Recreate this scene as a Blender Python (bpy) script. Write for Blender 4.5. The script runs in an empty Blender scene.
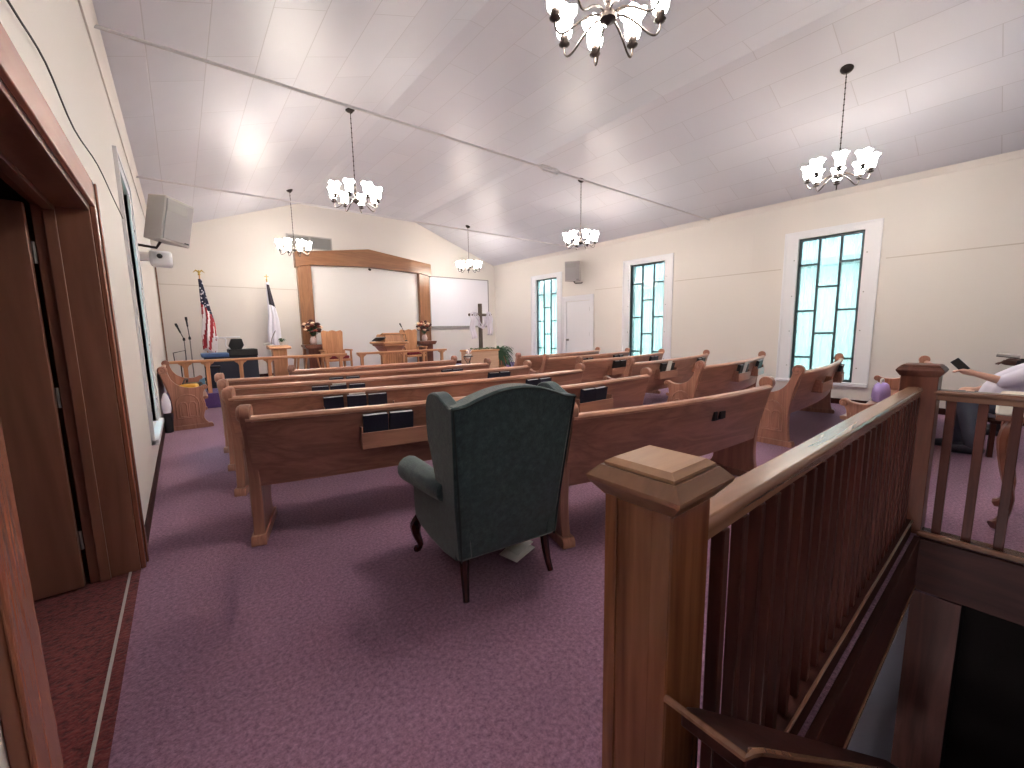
import bpy, bmesh, math, random
from mathutils import Vector, Matrix
random.seed(7)
PI = math.pi
scene = bpy.context.scene
COL = scene.collection
sin, cos = math.sin, math.cos

# ------------------------------------------------------------------ mesh builder
class MB:
    def __init__(s):
        s.v = []; s.f = []; s.m = []
    def add(s, vs, fs, mi=0):
        b = len(s.v)
        s.v += [tuple(p) for p in vs]
        for q in fs:
            s.f.append(tuple(b + i for i in q)); s.m.append(mi)
        return s
    def box(s, x0, x1, y0, y1, z0, z1, mi=0):
        vs = [(x0,y0,z0),(x1,y0,z0),(x1,y1,z0),(x0,y1,z0),(x0,y0,z1),(x1,y0,z1),(x1,y1,z1),(x0,y1,z1)]
        return s.add(vs, [(0,3,2,1),(4,5,6,7),(0,1,5,4),(1,2,6,5),(2,3,7,6),(3,0,4,7)], mi)
    def rbox(s, c, size, M=None, mi=0):
        hx, hy, hz = [a/2 for a in size]
        vs = []
        for p in [(-hx,-hy,-hz),(hx,-hy,-hz),(hx,hy,-hz),(-hx,hy,-hz),(-hx,-hy,hz),(hx,-hy,hz),(hx,hy,hz),(-hx,hy,hz)]:
            q = Vector(p)
            if M is not None: q = M @ q
            vs.append(tuple(Vector(c)+q))
        return s.add(vs, [(0,3,2,1),(4,5,6,7),(0,1,5,4),(1,2,6,5),(2,3,7,6),(3,0,4,7)], mi)
    def loft(s, rings, cap=True, closed=True, mi=0, mfun=None):
        n = len(rings[0]); b = len(s.v)
        for r in rings: s.v += [tuple(p) for p in r]
        for i in range(len(rings)-1):
            for j in range(n if closed else n-1):
                k = (j+1) % n
                s.f.append((b+i*n+j, b+i*n+k, b+(i+1)*n+k, b+(i+1)*n+j))
                s.m.append(mfun(i, j) if mfun else mi)
        if cap and closed:
            s.f.append(tuple(b+j for j in reversed(range(n)))); s.m.append(mi)
            s.f.append(tuple(b+(len(rings)-1)*n+j for j in range(n))); s.m.append(mi)
        return s
    def tube(s, pts, r, n=8, cap=True, mi=0, squash=None):
        pts = [Vector(p) for p in pts]
        rs = r if isinstance(r, (list, tuple)) else [r]*len(pts)
        rings = []; up = None
        for i, p in enumerate(pts):
            d = (pts[min(i+1, len(pts)-1)] - pts[max(i-1, 0)])
            if d.length < 1e-9: d = Vector((0,0,1))
            d.normalize()
            if up is None:
                a = Vector((0,0,1)) if abs(d.z) < .9 else Vector((1,0,0))
                up = (a - d*a.dot(d)).normalized()
            else:
                up = (up - d*up.dot(d)).normalized()
            side = d.cross(up)
            rings.append([p + (up*cos(2*PI*k/n) + side*sin(2*PI*k/n))*rs[i] for k in range(n)])
        return s.loft(rings, cap, True, mi)
    def lathe(s, prof, c=(0,0,0), n=16, M=None, mi=0, cap=True):
        rings = []
        for (r, z) in prof:
            ring = []
            for k in range(n):
                q = Vector((r*cos(2*PI*k/n), r*sin(2*PI*k/n), z))
                if M is not None: q = M @ q
                ring.append(Vector(c)+q)
            rings.append(ring)
        return s.loft(rings, cap, True, mi)
    def prism(s, outline, a0, a1, axis='x', shear=None, mi=0):
        def P(u, w, a):
            if axis == 'x': return (a, u, w)
            if axis == 'y': return (u, a, w)
            return (u, w, a)
        r0 = [P(u, w, a0) for u, w in outline]; r1 = [P(u, w, a1) for u, w in outline]
        if shear:
            r0 = [shear(p) for p in r0]; r1 = [shear(p) for p in r1]
        return s.loft([r0, r1], True, True, mi)
    def sphere(s, c, r, n=12, m=8, sc=(1,1,1), mi=0):
        rings = []
        for i in range(m+1):
            t = PI*i/m
            rr = max(sin(t), 1e-3)*r
            rings.append([(c[0]+rr*cos(2*PI*k/n)*sc[0], c[1]+rr*sin(2*PI*k/n)*sc[1], c[2]-cos(t)*r*sc[2]) for k in range(n)])
        return s.loft(rings, True, True, mi)
    def build(s, name, mat, parent=None, smooth=True, bevel=0, loc=None, rot=None, angle=40, solid=0):
        me = bpy.data.meshes.new(name)
        me.from_pydata(s.v, [], s.f)
        mats = mat if isinstance(mat, (list, tuple)) else [mat]
        for m_ in mats: me.materials.append(m_)
        if len(mats) > 1:
            me.polygons.foreach_set('material_index', s.m)
        bm = bmesh.new(); bm.from_mesh(me)
        bmesh.ops.recalc_face_normals(bm, faces=bm.faces)
        bm.to_mesh(me); bm.free()
        if smooth:
            me.polygons.foreach_set('use_smooth', [True]*len(me.polygons))
            me.set_sharp_from_angle(angle=math.radians(angle))
        o = bpy.data.objects.new(name, me); COL.objects.link(o)
        if parent: o.parent = parent
        if loc: o.location = loc
        if rot: o.rotation_euler = rot
        if bevel:
            b = o.modifiers.new('bev', 'BEVEL'); b.width = bevel; b.segments = 2
            b.limit_method = 'ANGLE'; b.angle_limit = math.radians(40); b.harden_normals = False
        if solid:
            k = o.modifiers.new('sol', 'SOLIDIFY'); k.thickness = solid; k.offset = 0
        return o

def thing(name, label, cat, loc=(0,0,0), rz=0, group=None):
    o = bpy.data.objects.new(name, None); COL.objects.link(o)
    o.empty_display_size = .1
    o.location = loc; o.rotation_euler = (0,0,rz)
    o['label'] = label; o['category'] = cat
    if group: o['group'] = group
    return o
def tag(o, label, cat, group=None):
    o['label'] = label; o['category'] = cat
    if group: o['group'] = group
    return o
def struct(o):
    o['kind'] = 'structure'; return o
def dup(root, label=None, loc=None, rot=None):
    r = root.copy(); COL.objects.link(r)
    if label: r['label'] = label
    if loc is not None: r.location = loc
    if rot is not None: r.rotation_euler = rot
    for ch in list(root.children):
        c = ch.copy(); COL.objects.link(c); c.parent = r
        for g in list(ch.children):
            d = g.copy(); COL.objects.link(d); d.parent = c
            for h in list(g.children):
                e = h.copy(); COL.objects.link(e); e.parent = d
    return r
def arc(cx, cy, r, a0, a1, n):
    return [(cx+r*cos(math.radians(a0+(a1-a0)*i/n)), cy+r*sin(math.radians(a0+(a1-a0)*i/n))) for i in range(n+1)]
def smoothpath(pts, sub=4):
    """Catmull-Rom through points of any dimension"""
    out = []
    n = len(pts)
    for i in range(n-1):
        p0 = pts[max(i-1,0)]; p1 = pts[i]; p2 = pts[i+1]; p3 = pts[min(i+2,n-1)]
        for k in range(sub):
            t = k/sub
            out.append(tuple(.5*((2*b)+(-a+c)*t+(2*a-5*b+4*c-d)*t*t+(-a+3*b-3*c+d)*t**3) for a,b,c,d in zip(p0,p1,p2,p3)))
    out.append(tuple(pts[-1]))
    return out

# ------------------------------------------------------------------ materials
def srgb(r, g, b):
    def f(c):
        c /= 255.
        return c/12.92 if c <= .04045 else ((c+.055)/1.055)**2.4
    return (f(r), f(g), f(b), 1)
MATS = {}
def newmat(name):
    m = bpy.data.materials.new(name); m.use_nodes = True
    nt = m.node_tree; b = nt.nodes['Principled BSDF']
    MATS[name] = m
    return m, nt, b
def N(nt, t, **kw):
    n = nt.nodes.new(t)
    for k, v in kw.items(): setattr(n, k, v)
    return n
def plain(name, col, rough=.6, metal=0, spec=.5, bump=0, bscale=60, var=0, vscale=6):
    m, nt, b = newmat(name)
    b.inputs['Base Color'].default_value = col
    b.inputs['Roughness'].default_value = rough
    b.inputs['Metallic'].default_value = metal
    b.inputs['Specular IOR Level'].default_value = spec
    tc = N(nt, 'ShaderNodeTexCoord')
    if var:
        no = N(nt, 'ShaderNodeTexNoise'); no.inputs['Scale'].default_value = vscale; no.inputs['Detail'].default_value = 5
        nt.links.new(tc.outputs['Object'], no.inputs['Vector'])
        mx = N(nt, 'ShaderNodeMix', data_type='RGBA')
        mx.inputs['A'].default_value = tuple(c*(1-var) for c in col[:3])+(1,)
        mx.inputs['B'].default_value = tuple(min(1, c*(1+var)) for c in col[:3])+(1,)
        nt.links.new(no.outputs['Fac'], mx.inputs['Factor']); nt.links.new(mx.outputs['Result'], b.inputs['Base Color'])
    if bump:
        n2 = N(nt, 'ShaderNodeTexNoise'); n2.inputs['Scale'].default_value = bscale; n2.inputs['Detail'].default_value = 4
        nt.links.new(tc.outputs['Object'], n2.inputs['Vector'])
        bp = N(nt, 'ShaderNodeBump'); bp.inputs['Strength'].default_value = bump; bp.inputs['Distance'].default_value = .01
        nt.links.new(n2.outputs['Fac'], bp.inputs['Height']); nt.links.new(bp.outputs['Normal'], b.inputs['Normal'])
    return m
def wood(name, dark, light, axis='x', rough=.35, scale=9, spec=.5, coat=0):
    """grain stretched along one axis"""
    m, nt, b = newmat(name)
    tc = N(nt, 'ShaderNodeTexCoord'); mp = N(nt, 'ShaderNodeMapping')
    sc = {'x': (.09,1,1), 'y': (1,.09,1), 'z': (1,1,.09)}[axis]
    mp.inputs['Scale'].default_value = sc
    nt.links.new(tc.outputs['Object'], mp.inputs['Vector'])
    n1 = N(nt, 'ShaderNodeTexNoise'); n1.inputs['Scale'].default_value = scale; n1.inputs['Detail'].default_value = 3; n1.inputs['Distortion'].default_value = .8
    n2 = N(nt, 'ShaderNodeTexNoise'); n2.inputs['Scale'].default_value = scale*9; n2.inputs['Detail'].default_value = 3
    nt.links.new(mp.outputs['Vector'], n1.inputs['Vector']); nt.links.new(mp.outputs['Vector'], n2.inputs['Vector'])
    mul = N(nt, 'ShaderNodeMath', operation='MULTIPLY'); mul.inputs[1].default_value = 7
    fr = N(nt, 'ShaderNodeMath', operation='PINGPONG'); fr.inputs[1].default_value = 1
    nt.links.new(n1.outputs['Fac'], mul.inputs[0]); nt.links.new(mul.outputs[0], fr.inputs[0])
    ad = N(nt, 'ShaderNodeMath', operation='MULTIPLY_ADD'); ad.inputs[1].default_value = .55
    nt.links.new(fr.outputs[0], ad.inputs[0])
    m2 = N(nt, 'ShaderNodeMath', operation='MULTIPLY'); m2.inputs[1].default_value = .45
    nt.links.new(n2.outputs['Fac'], m2.inputs[0]); nt.links.new(m2.outputs[0], ad.inputs[2])
    mx = N(nt, 'ShaderNodeMix', data_type='RGBA')
    mx.inputs['A'].default_value = dark; mx.inputs['B'].default_value = light
    nt.links.new(ad.outputs[0], mx.inputs['Factor']); nt.links.new(mx.outputs['Result'], b.inputs['Base Color'])
    b.inputs['Roughness'].default_value = rough
    b.inputs['Specular IOR Level'].default_value = spec
    b.inputs['Coat Weight'].default_value = coat; b.inputs['Coat Roughness'].default_value = .2
    bp = N(nt, 'ShaderNodeBump'); bp.inputs['Strength'].default_value = .12; bp.inputs['Distance'].default_value = .004
    nt.links.new(n2.outputs['Fac'], bp.inputs['Height']); nt.links.new(bp.outputs['Normal'], b.inputs['Normal'])
    return m
def speckle(name, cols, scale, rough=.95, bump=.6, bscale=None, big=None):
    """carpet-like speckle"""
    m, nt, b = newmat(name)
    tc = N(nt, 'ShaderNodeTexCoord')
    no = N(nt, 'ShaderNodeTexNoise'); no.inputs['Scale'].default_value = scale; no.inputs['Detail'].default_value = 6; no.inputs['Roughness'].default_value = .75
    nt.links.new(tc.outputs['Object'], no.inputs['Vector'])
    cr = N(nt, 'ShaderNodeValToRGB')
    cr.color_ramp.elements[0].position = .36; cr.color_ramp.elements[0].color = cols[0]
    cr.color_ramp.elements[1].position = .66; cr.color_ramp.elements[1].color = cols[-1]
    if len(cols) > 2:
        e = cr.color_ramp.elements.new(.5); e.color = cols[1]
    nt.links.new(no.outputs['Fac'], cr.inputs['Fac'])
    out = cr.outputs['Color']
    if big:
        n3 = N(nt, 'ShaderNodeTexNoise'); n3.inputs['Scale'].default_value = big; n3.inputs['Detail'].default_value = 3
        nt.links.new(tc.outputs['Object'], n3.inputs['Vector'])
        hs = N(nt, 'ShaderNodeMix', data_type='RGBA', blend_type='MULTIPLY'); hs.inputs['Factor'].default_value = .35
        nt.links.new(out, hs.inputs['A']); nt.links.new(n3.outputs['Fac'], hs.inputs['B']); out = hs.outputs['Result']
    nt.links.new(out, b.inputs['Base Color'])
    b.inputs['Roughness'].default_value = rough; b.inputs['Specular IOR Level'].default_value = .15
    b.inputs['Sheen Weight'].default_value = .15
    n2 = N(nt, 'ShaderNodeTexNoise'); n2.inputs['Scale'].default_value = bscale or scale*2; n2.inputs['Detail'].default_value = 3
    nt.links.new(tc.outputs['Object'], n2.inputs['Vector'])
    bp = N(nt, 'ShaderNodeBump'); bp.inputs['Strength'].default_value = bump; bp.inputs['Distance'].default_value = .01
    nt.links.new(n2.outputs['Fac'], bp.inputs['Height']); nt.links.new(bp.outputs['Normal'], b.inputs['Normal'])
    return m

PEWD, PEWL = srgb(130,88,73), srgb(182,131,110)
oak_x = wood('pew_oak_x', PEWD, PEWL, 'x', .28)
oak_y = wood('pew_oak_y', PEWD, PEWL, 'y', .28)
oak_z = wood('pew_oak_z', PEWD, PEWL, 'z', .28)
oak_rail = wood('pew_rail_oak', srgb(176,126,104), srgb(208,160,136), 'x', .28)
newel_near = wood('newel_oak', srgb(76,42,28), srgb(142,90,60), 'z', .22, 8)
newel_cap = wood('newel_cap_oak', srgb(140,100,74), srgb(176,136,104), 'x', .3, 8)
rail_wood = wood('rail_oak', srgb(110,76,58), srgb(150,110,88), 'x', .22, 8)
rail_wood_y = wood('rail_oak_y', srgb(90,58,46), srgb(122,84,66), 'y', .25, 8)
dark_z = wood('baluster_wood', srgb(52,25,21), srgb(84,44,36), 'z', .5, 8, .12)
dark_x = wood('fascia_wood', srgb(42,20,18), srgb(66,35,31), 'x', .55, 8, .08)
dark_y = wood('fascia_wood_y', srgb(40,18,16), srgb(62,31,27), 'y', .55, 8, .08)
door_wood = wood('door_brown', srgb(112,72,58), srgb(138,94,78), 'z', .3, 5)
casing_wood = wood('casing_brown', srgb(122,74,56), srgb(142,90,70), 'z', .25, 6)
casing_lit_y = wood('casing_brown_lit_y', srgb(176,128,110), srgb(194,146,128), 'y', .25, 6)  # lighter brown for the lintel, bright reflection put into the colour
light_oak = wood('light_oak', srgb(176,120,82), srgb(214,160,118), 'x', .35)
light_oak_z = wood('light_oak_z', srgb(176,120,82), srgb(214,160,118), 'z', .35)
arch_oak = wood('arch_oak_x', srgb(118,78,52), srgb(154,108,76), 'x', .3)
arch_oak_z = wood('arch_oak_z', srgb(118,78,52), srgb(154,108,76), 'z', .3)
mahog = wood('mahogany', srgb(46,16,14), srgb(70,28,22), 'z', .25)
carpet = speckle('mauve_carpet', [srgb(120,88,112), srgb(152,113,140), srgb(178,136,162)], 60, big=1.3)
carpet_red = speckle('red_entry_carpet', [srgb(56,20,24), srgb(104,44,46), srgb(122,56,56)], 34)
carpet_purple = speckle('purple_platform_carpet', [srgb(78,56,108), srgb(100,76,132), srgb(118,92,150)], 60)
wall_m = plain('cream_wall', srgb(224,218,212), .55, bump=.08, bscale=40)
trim_m = plain('white_trim', srgb(232,232,236), .4)
wall_shaded = plain('stair_wall_shaded', srgb(132,128,138), .6)  # white stairwell wall, its shade put into the grey colour
white_panel = plain('white_panel', srgb(232,230,228), .55)
board_white = plain('whiteboard', srgb(226,224,232), .3)
black = plain('black_plastic', srgb(20,20,22), .45)
dark_metal = plain('bronze_metal', srgb(54,46,44), .35, .6)
grey_metal = plain('grey_metal', srgb(130,128,126), .35, .8)
cable_m = plain('black_cable', srgb(38,34,34), .6)
brass = plain('brass', srgb(190,160,90), .3, .9)
rod_m = plain('painted_steel_rod', srgb(206,202,206), .5)
speaker_m = plain('speaker_grey', srgb(176,170,168), .6)
grille_m = plain('speaker_grille', srgb(158,154,156), .8, bump=.5, bscale=220)
frame_dark = plain('window_frame_dark', srgb(54,68,72), .4)
vent_m = plain('vent_grey', srgb(150,148,146), .5)
chair_green = speckle('green_damask', [srgb(34,50,55), srgb(45,64,68), srgb(60,80,80)], 30, .8, .25, 160)
chair_green.node_tree.nodes['Principled BSDF'].inputs['Sheen Weight'].default_value = .4
piping_m = plain('dark_green_piping', srgb(26,42,44), .8)
navy = plain('navy_book_cloth', srgb(22,26,48), .55, bump=.1)
blackbook = plain('black_book_cloth', srgb(20,22,28), .5, bump=.1)
pages_m = plain('book_pages', srgb(196,194,200), .8)
paper_m = plain('white_paper', srgb(235,233,230), .8)
red_seat = plain('red_velvet', srgb(120,26,38), .8, bump=.2)
cloth_white = plain('white_cloth', srgb(232,228,238), .85, bump=.15, bscale=30)
cross_wood = wood('cross_wood', srgb(78,66,58), srgb(112,98,86), 'z', .6)
fern_green = plain('fern_green', srgb(52,84,54), .6, var=.4, vscale=30)
leaf_mid = plain('leaf_green', srgb(76,104,62), .6, var=.3, vscale=20)
pot_m = plain('pot_white', srgb(226,222,216), .4)
flag_red = plain('flag_red', srgb(160,34,48), .75)
flag_white = plain('flag_white', srgb(232,224,226), .75)
flag_navy = plain('flag_navy', srgb(40,32,44), .75)
flag_white2 = plain('church_flag_white', srgb(236,234,244), .75)
blue_m = plain('blue_vinyl', srgb(72,104,152), .5)
navy_box = plain('navy_case', srgb(40,46,62), .5)
lblue = plain('light_blue_plastic', srgb(112,160,184), .5)
yellow_m = plain('yellow_plastic', srgb(226,178,64), .5)
skin_a = plain('skin_light', srgb(216,170,150), .55)
skin_b = plain('skin_deep', srgb(92,60,50), .55)
shirt_m = plain('shirt_white', srgb(226,220,236), .85, bump=.2, bscale=14)
jeans = plain('grey_jeans', srgb(84,88,104), .9, bump=.2, bscale=80)
dark_cloth = plain('dark_cloth', srgb(34,30,36), .9, bump=.2, bscale=60)
shoe_m = plain('dark_shoe', srgb(46,46,60), .6)
hair_m = plain('dark_hair', srgb(30,26,26), .6, bump=.5, bscale=90)
cream_cloth = plain('cream_upholstery', srgb(226,214,200), .8, bump=.1)
flower_rust = plain('flower_rust', srgb(128,60,44), .7, var=.3)
flower_cream = plain('flower_cream', srgb(236,206,176), .7, var=.15)
flower_dark = plain('flower_burgundy', srgb(70,34,32), .7, var=.3)
vase_m = plain('vase_ceramic', srgb(212,190,186), .3, var=.2, vscale=25)
siding = plain('white_siding', srgb(224,232,230), .7)
roof_m = plain('roof_grey', srgb(150,156,160), .8)
grass_m = plain('grass', srgb(96,122,72), .9, var=.3, vscale=3)
bark = plain('bark', srgb(96,84,74), .9, bump=.5)
step_carpet = speckle('stair_carpet', [srgb(40,22,26), srgb(56,34,38), srgb(70,44,48)], 60)
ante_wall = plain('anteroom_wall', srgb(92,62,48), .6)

def mat_ceiling():
    m, nt, b = newmat('ceiling_planks')
    tc = N(nt, 'ShaderNodeTexCoord'); mp = N(nt, 'ShaderNodeMapping')
    mp.inputs['Rotation'].default_value = (0,0,PI/2)
    nt.links.new(tc.outputs['Object'], mp.inputs['Vector'])
    br = N(nt, 'ShaderNodeTexBrick'); br.offset = .37
    br.inputs['Scale'].default_value = 1
    br.inputs['Brick Width'].default_value = 1.15; br.inputs['Row Height'].default_value = .40
    br.inputs['Mortar Size'].default_value = .0045; br.inputs['Mortar Smooth'].default_value = .3
    br.inputs['Color1'].default_value = srgb(208,208,217); br.inputs['Color2'].default_value = srgb(201,201,211)
    br.inputs['Mortar'].default_value = srgb(186,184,192)
    nt.links.new(mp.outputs['Vector'], br.inputs['Vector'])
    nt.links.new(br.outputs['Color'], b.inputs['Base Color'])
    b.inputs['Roughness'].default_value = .42; b.inputs['Specular IOR Level'].default_value = .5
    no = N(nt, 'ShaderNodeTexNoise'); no.inputs['Scale'].default_value = 1.6; no.inputs['Detail'].default_value = 2
    nt.links.new(tc.outputs['Object'], no.inputs['Vector'])
    b1 = N(nt, 'ShaderNodeBump'); b1.inputs['Strength'].default_value = .35; b1.inputs['Distance'].default_value = .03
    nt.links.new(no.outputs['Fac'], b1.inputs['Height'])
    b2 = N(nt, 'ShaderNodeBump', invert=True); b2.inputs['Strength'].default_value = .3; b2.inputs['Distance'].default_value = .006
    nt.links.new(br.outputs['Fac'], b2.inputs['Height']); nt.links.new(b1.outputs['Normal'], b2.inputs['Normal'])
    nt.links.new(b2.outputs['Normal'], b.inputs['Normal'])
    return m
ceil_m = mat_ceiling()
def mat_glass():
    m, nt, b = newmat('mint_glass')
    nt.nodes.remove(b)
    out = nt.nodes['Material Output']
    tr = N(nt, 'ShaderNodeBsdfTransparent'); tr.inputs['Color'].default_value = (.46,.54,.515,1)
    tl = N(nt, 'ShaderNodeBsdfTranslucent'); tl.inputs['Color'].default_value = (.38,.45,.43,1)
    gl = N(nt, 'ShaderNodeBsdfGlossy'); gl.inputs['Roughness'].default_value = .12; gl.inputs['Color'].default_value = (.9,.95,.95,1)
    tc = N(nt, 'ShaderNodeTexCoord'); mp = N(nt, 'ShaderNodeMapping'); mp.inputs['Scale'].default_value = (1,9,.8)
    no = N(nt, 'ShaderNodeTexNoise'); no.inputs['Scale'].default_value = 2.2; no.inputs['Detail'].default_value = 4
    nt.links.new(tc.outputs['Object'], mp.inputs['Vector']); nt.links.new(mp.outputs['Vector'], no.inputs['Vector'])
    rg = N(nt, 'ShaderNodeMapRange'); rg.inputs[1].default_value = .35; rg.inputs[2].default_value = .65; rg.inputs[3].default_value = .12; rg.inputs[4].default_value = .38
    nt.links.new(no.outputs['Fac'], rg.inputs[0])
    m1 = N(nt, 'ShaderNodeMixShader'); nt.links.new(rg.outputs[0], m1.inputs[0])
    nt.links.new(tr.outputs[0], m1.inputs[1]); nt.links.new(tl.outputs[0], m1.inputs[2])
    m2 = N(nt, 'ShaderNodeMixShader'); m2.inputs[0].default_value = .06
    nt.links.new(m1.outputs[0], m2.inputs[1]); nt.links.new(gl.outputs[0], m2.inputs[2])
    nt.links.new(m2.outputs[0], out.inputs['Surface'])
    return m
glass_m = mat_glass()
def mat_shade():
    m, nt, b = newmat('lamp_shade_glass')
    out = nt.nodes['Material Output']; nt.nodes.remove(b)
    tr = N(nt, 'ShaderNodeBsdfTransparent'); tl = N(nt, 'ShaderNodeBsdfTranslucent')
    tl.inputs['Color'].default_value = (1,.95,.86,1); tr.inputs['Color'].default_value = (1,.95,.86,1)
    em = N(nt, 'ShaderNodeEmission'); em.inputs['Color'].default_value = (1,.98,.965,1); em.inputs['Strength'].default_value = 29
    mx = N(nt, 'ShaderNodeMixShader'); mx.inputs[0].default_value = .6
    nt.links.new(tr.outputs[0], mx.inputs[1]); nt.links.new(tl.outputs[0], mx.inputs[2])
    ad = N(nt, 'ShaderNodeAddShader'); nt.links.new(mx.outputs[0], ad.inputs[0]); nt.links.new(em.outputs[0], ad.inputs[1])
    nt.links.new(ad.outputs[0], out.inputs['Surface'])
    return m
shade_m = mat_shade()
shade_in = plain('shade_inner_glass', srgb(250,240,224), .5)
shade_in.node_tree.nodes['Principled BSDF'].inputs['Emission Color'].default_value = (1,.94,.86,1)
shade_in.node_tree.nodes['Principled BSDF'].inputs['Emission Strength'].default_value = 6
def mat_canton():
    m, nt, b = newmat('flag_canton_stars')
    tc = N(nt, 'ShaderNodeTexCoord')
    vo = N(nt, 'ShaderNodeTexVoronoi'); vo.inputs['Scale'].default_value = 16
    nt.links.new(tc.outputs['Object'], vo.inputs['Vector'])
    lt = N(nt, 'ShaderNodeMath', operation='LESS_THAN'); lt.inputs[1].default_value = .30
    nt.links.new(vo.outputs['Distance'], lt.inputs[0])
    mx = N(nt, 'ShaderNodeMix', data_type='RGBA'); mx.inputs['A'].default_value = srgb(30,32,58); mx.inputs['B'].default_value = srgb(205,200,210)
    nt.links.new(lt.outputs[0], mx.inputs['Factor']); nt.links.new(mx.outputs['Result'], b.inputs['Base Color'])
    b.inputs['Roughness'].default_value = .8
    return m
canton_m = mat_canton()

# ------------------------------------------------------------------ room constants
XL, XR = -.295, 8.395
YF, YB = 11.36, -2.3
MID = (XL+XR)/2; ZW = 3.40; SL = .36; ZT = 4.45
HALF = (XR-XL)/2
FLAT = HALF-(ZT-ZW)/SL
def zc(x):
    return ZW + SL*min(max(0, HALF-abs(x-MID)), HALF-FLAT)

def wall_x(name, xa, xb, y0, y1, ztop, openings, mat, zbot=0):
    ys = sorted({y0, y1, *[o[0] for o in openings], *[o[1] for o in openings]})
    zs = sorted({zbot, ztop, *[o[2] for o in openings], *[o[3] for o in openings]})
    mb = MB()
    for i in range(len(ys)-1):
        run = None
        for j in range(len(zs)-1):
            cy, cz = (ys[i]+ys[i+1])/2, (zs[j]+zs[j+1])/2
            if any(o[0] < cy < o[1] and o[2] < cz < o[3] for o in openings):
                if run: mb.box(xa, xb, ys[i], ys[i+1], run[0], run[1]); run = None
                continue
            run = (run[0], zs[j+1]) if run else (zs[j], zs[j+1])
        if run: mb.box(xa, xb, ys[i], ys[i+1], run[0], run[1])
    return struct(mb.build(name, mat, smooth=False))

WZ0, WZ1 = .36, 2.75
WR = [(1.72,2.60),(5.10,5.98),(8.42,9.30),(-1.66,-.78)]
WLF = [(5.10,5.98)]
DOOR = (1.20,3.02,0,1.95)
wall_x('wall_left', XL-.2, XL, YB, YF+.2, ZW+.05, [(a,b,WZ0,WZ1) for a,b in WLF]+[DOOR], wall_m)
wall_x('wall_right', XR, XR+.2, YB, YF+.2, ZW+.05, [(a,b,WZ0,WZ1) for a,b in WR], wall_m, -.2)
gable = [(XL-.2,-.2),(XR+.2,-.2),(XR+.2,ZW+.05),(XR,ZW+.05),(MID+FLAT,ZT+.05),(MID-FLAT,ZT+.05),(XL,ZW+.05),(XL-.2,ZW+.05)]
struct(MB().prism(gable, YF, YF+.2, 'y').build('wall_front', wall_m, smooth=False))
struct(MB().prism([(u, -2.4 if w < 0 else w) for u, w in gable], YB-.2, YB, 'y').build('wall_back', wall_m, smooth=False))
cp = [(XL-.2,ZW-.08),(XL,ZW),(MID-FLAT,ZT),(MID+FLAT,ZT),(XR,ZW),(XR+.2,ZW-.08)]
ct = [(u, w+.18) for u, w in reversed(cp)]
struct(MB().prism(cp+ct, YB-.2, YF+.2, 'y').build('ceiling', ceil_m, smooth=False))
# floor with the stair opening
HX0, HX1, HY1 = .60, 3.42, .33
fl = MB()
fl.box(XL, XR, HY1, YF, -.3, 0); fl.box(XL, HX0, YB, HY1, -.3, 0); fl.box(HX1, XR, YB, HY1, -.3, 0)
fl.box(HX0, HX1, YB, -1.05, -.3, 0)
struct(fl.build('floor', carpet, smooth=False))
# entry room behind the left door
an = MB(); an.box(-2.6, XL, -.4, 4.2, -.05, -.002)
struct(an.build('floor_entry', carpet_red, smooth=False))
an = MB()
an.box(-2.8,-2.6,-.4,4.2,-.05,2.5); an.box(-2.6,XL-.2,-.6,-.4,-.05,2.5); an.box(-2.6,XL-.2,4.2,4.4,-.05,2.5)
struct(an.build('wall_entry', ante_wall, smooth=False))
struct(MB().box(-2.8,XL-.2,-.6,4.4,2.5,2.6).build('ceiling_entry', ante_wall, smooth=False))
struct(MB().box(XL-.049,XL-.039,1.225,2.99,-.01,.005).build('trim_threshold', speaker_m, smooth=False))

# left door casing, jamb, stop, door
cs = MB()
cs.box(XL,XL+.022,3.0,3.10,0,2.08); cs.box(XL,XL+.022,1.01,1.175,0,2.08)
cs.box(XL+.022,XL+.03,3.07,3.10,0,2.08); cs.box(XL+.022,XL+.03,1.01,1.04,0,2.08)
o = struct(cs.build('trim_1', casing_wood, bevel=.004))
struct(MB().box(XL,XL+.021,1.20,3.02,1.95,2.08).build('trim_2', casing_lit_y, bevel=.004))
jb = MB()
jb.box(XL-.2,XL,2.995,3.02,0,1.95); jb.box(XL-.2,XL,1.20,1.225,0,1.95); jb.box(XL-.2,XL,1.225,2.995,1.925,1.95)
jb.box(XL-.16,XL-.12,2.975,2.995,0,1.925); jb.box(XL-.16,XL-.12,1.225,2.975,1.905,1.925)
struct(jb.build('trim_3', door_wood, bevel=.002))
d1 = struct(bpy.data.objects.new('door_1', None)); COL.objects.link(d1); d1.location = (XL-.215, 2.985, 0)
MB().box(-.82,0,-.04,0,.012,1.92).build('door_panel', door_wood, d1, bevel=.003)
for z in (.25,1.0,1.7):
    MB().tube([(0.006,.003,z-.05),(0.006,.003,z+.05)], .008, 8).box(-.03,.0,.0,.002,z-.045,z+.045).build('hinge', grey_metal, d1)

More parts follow.
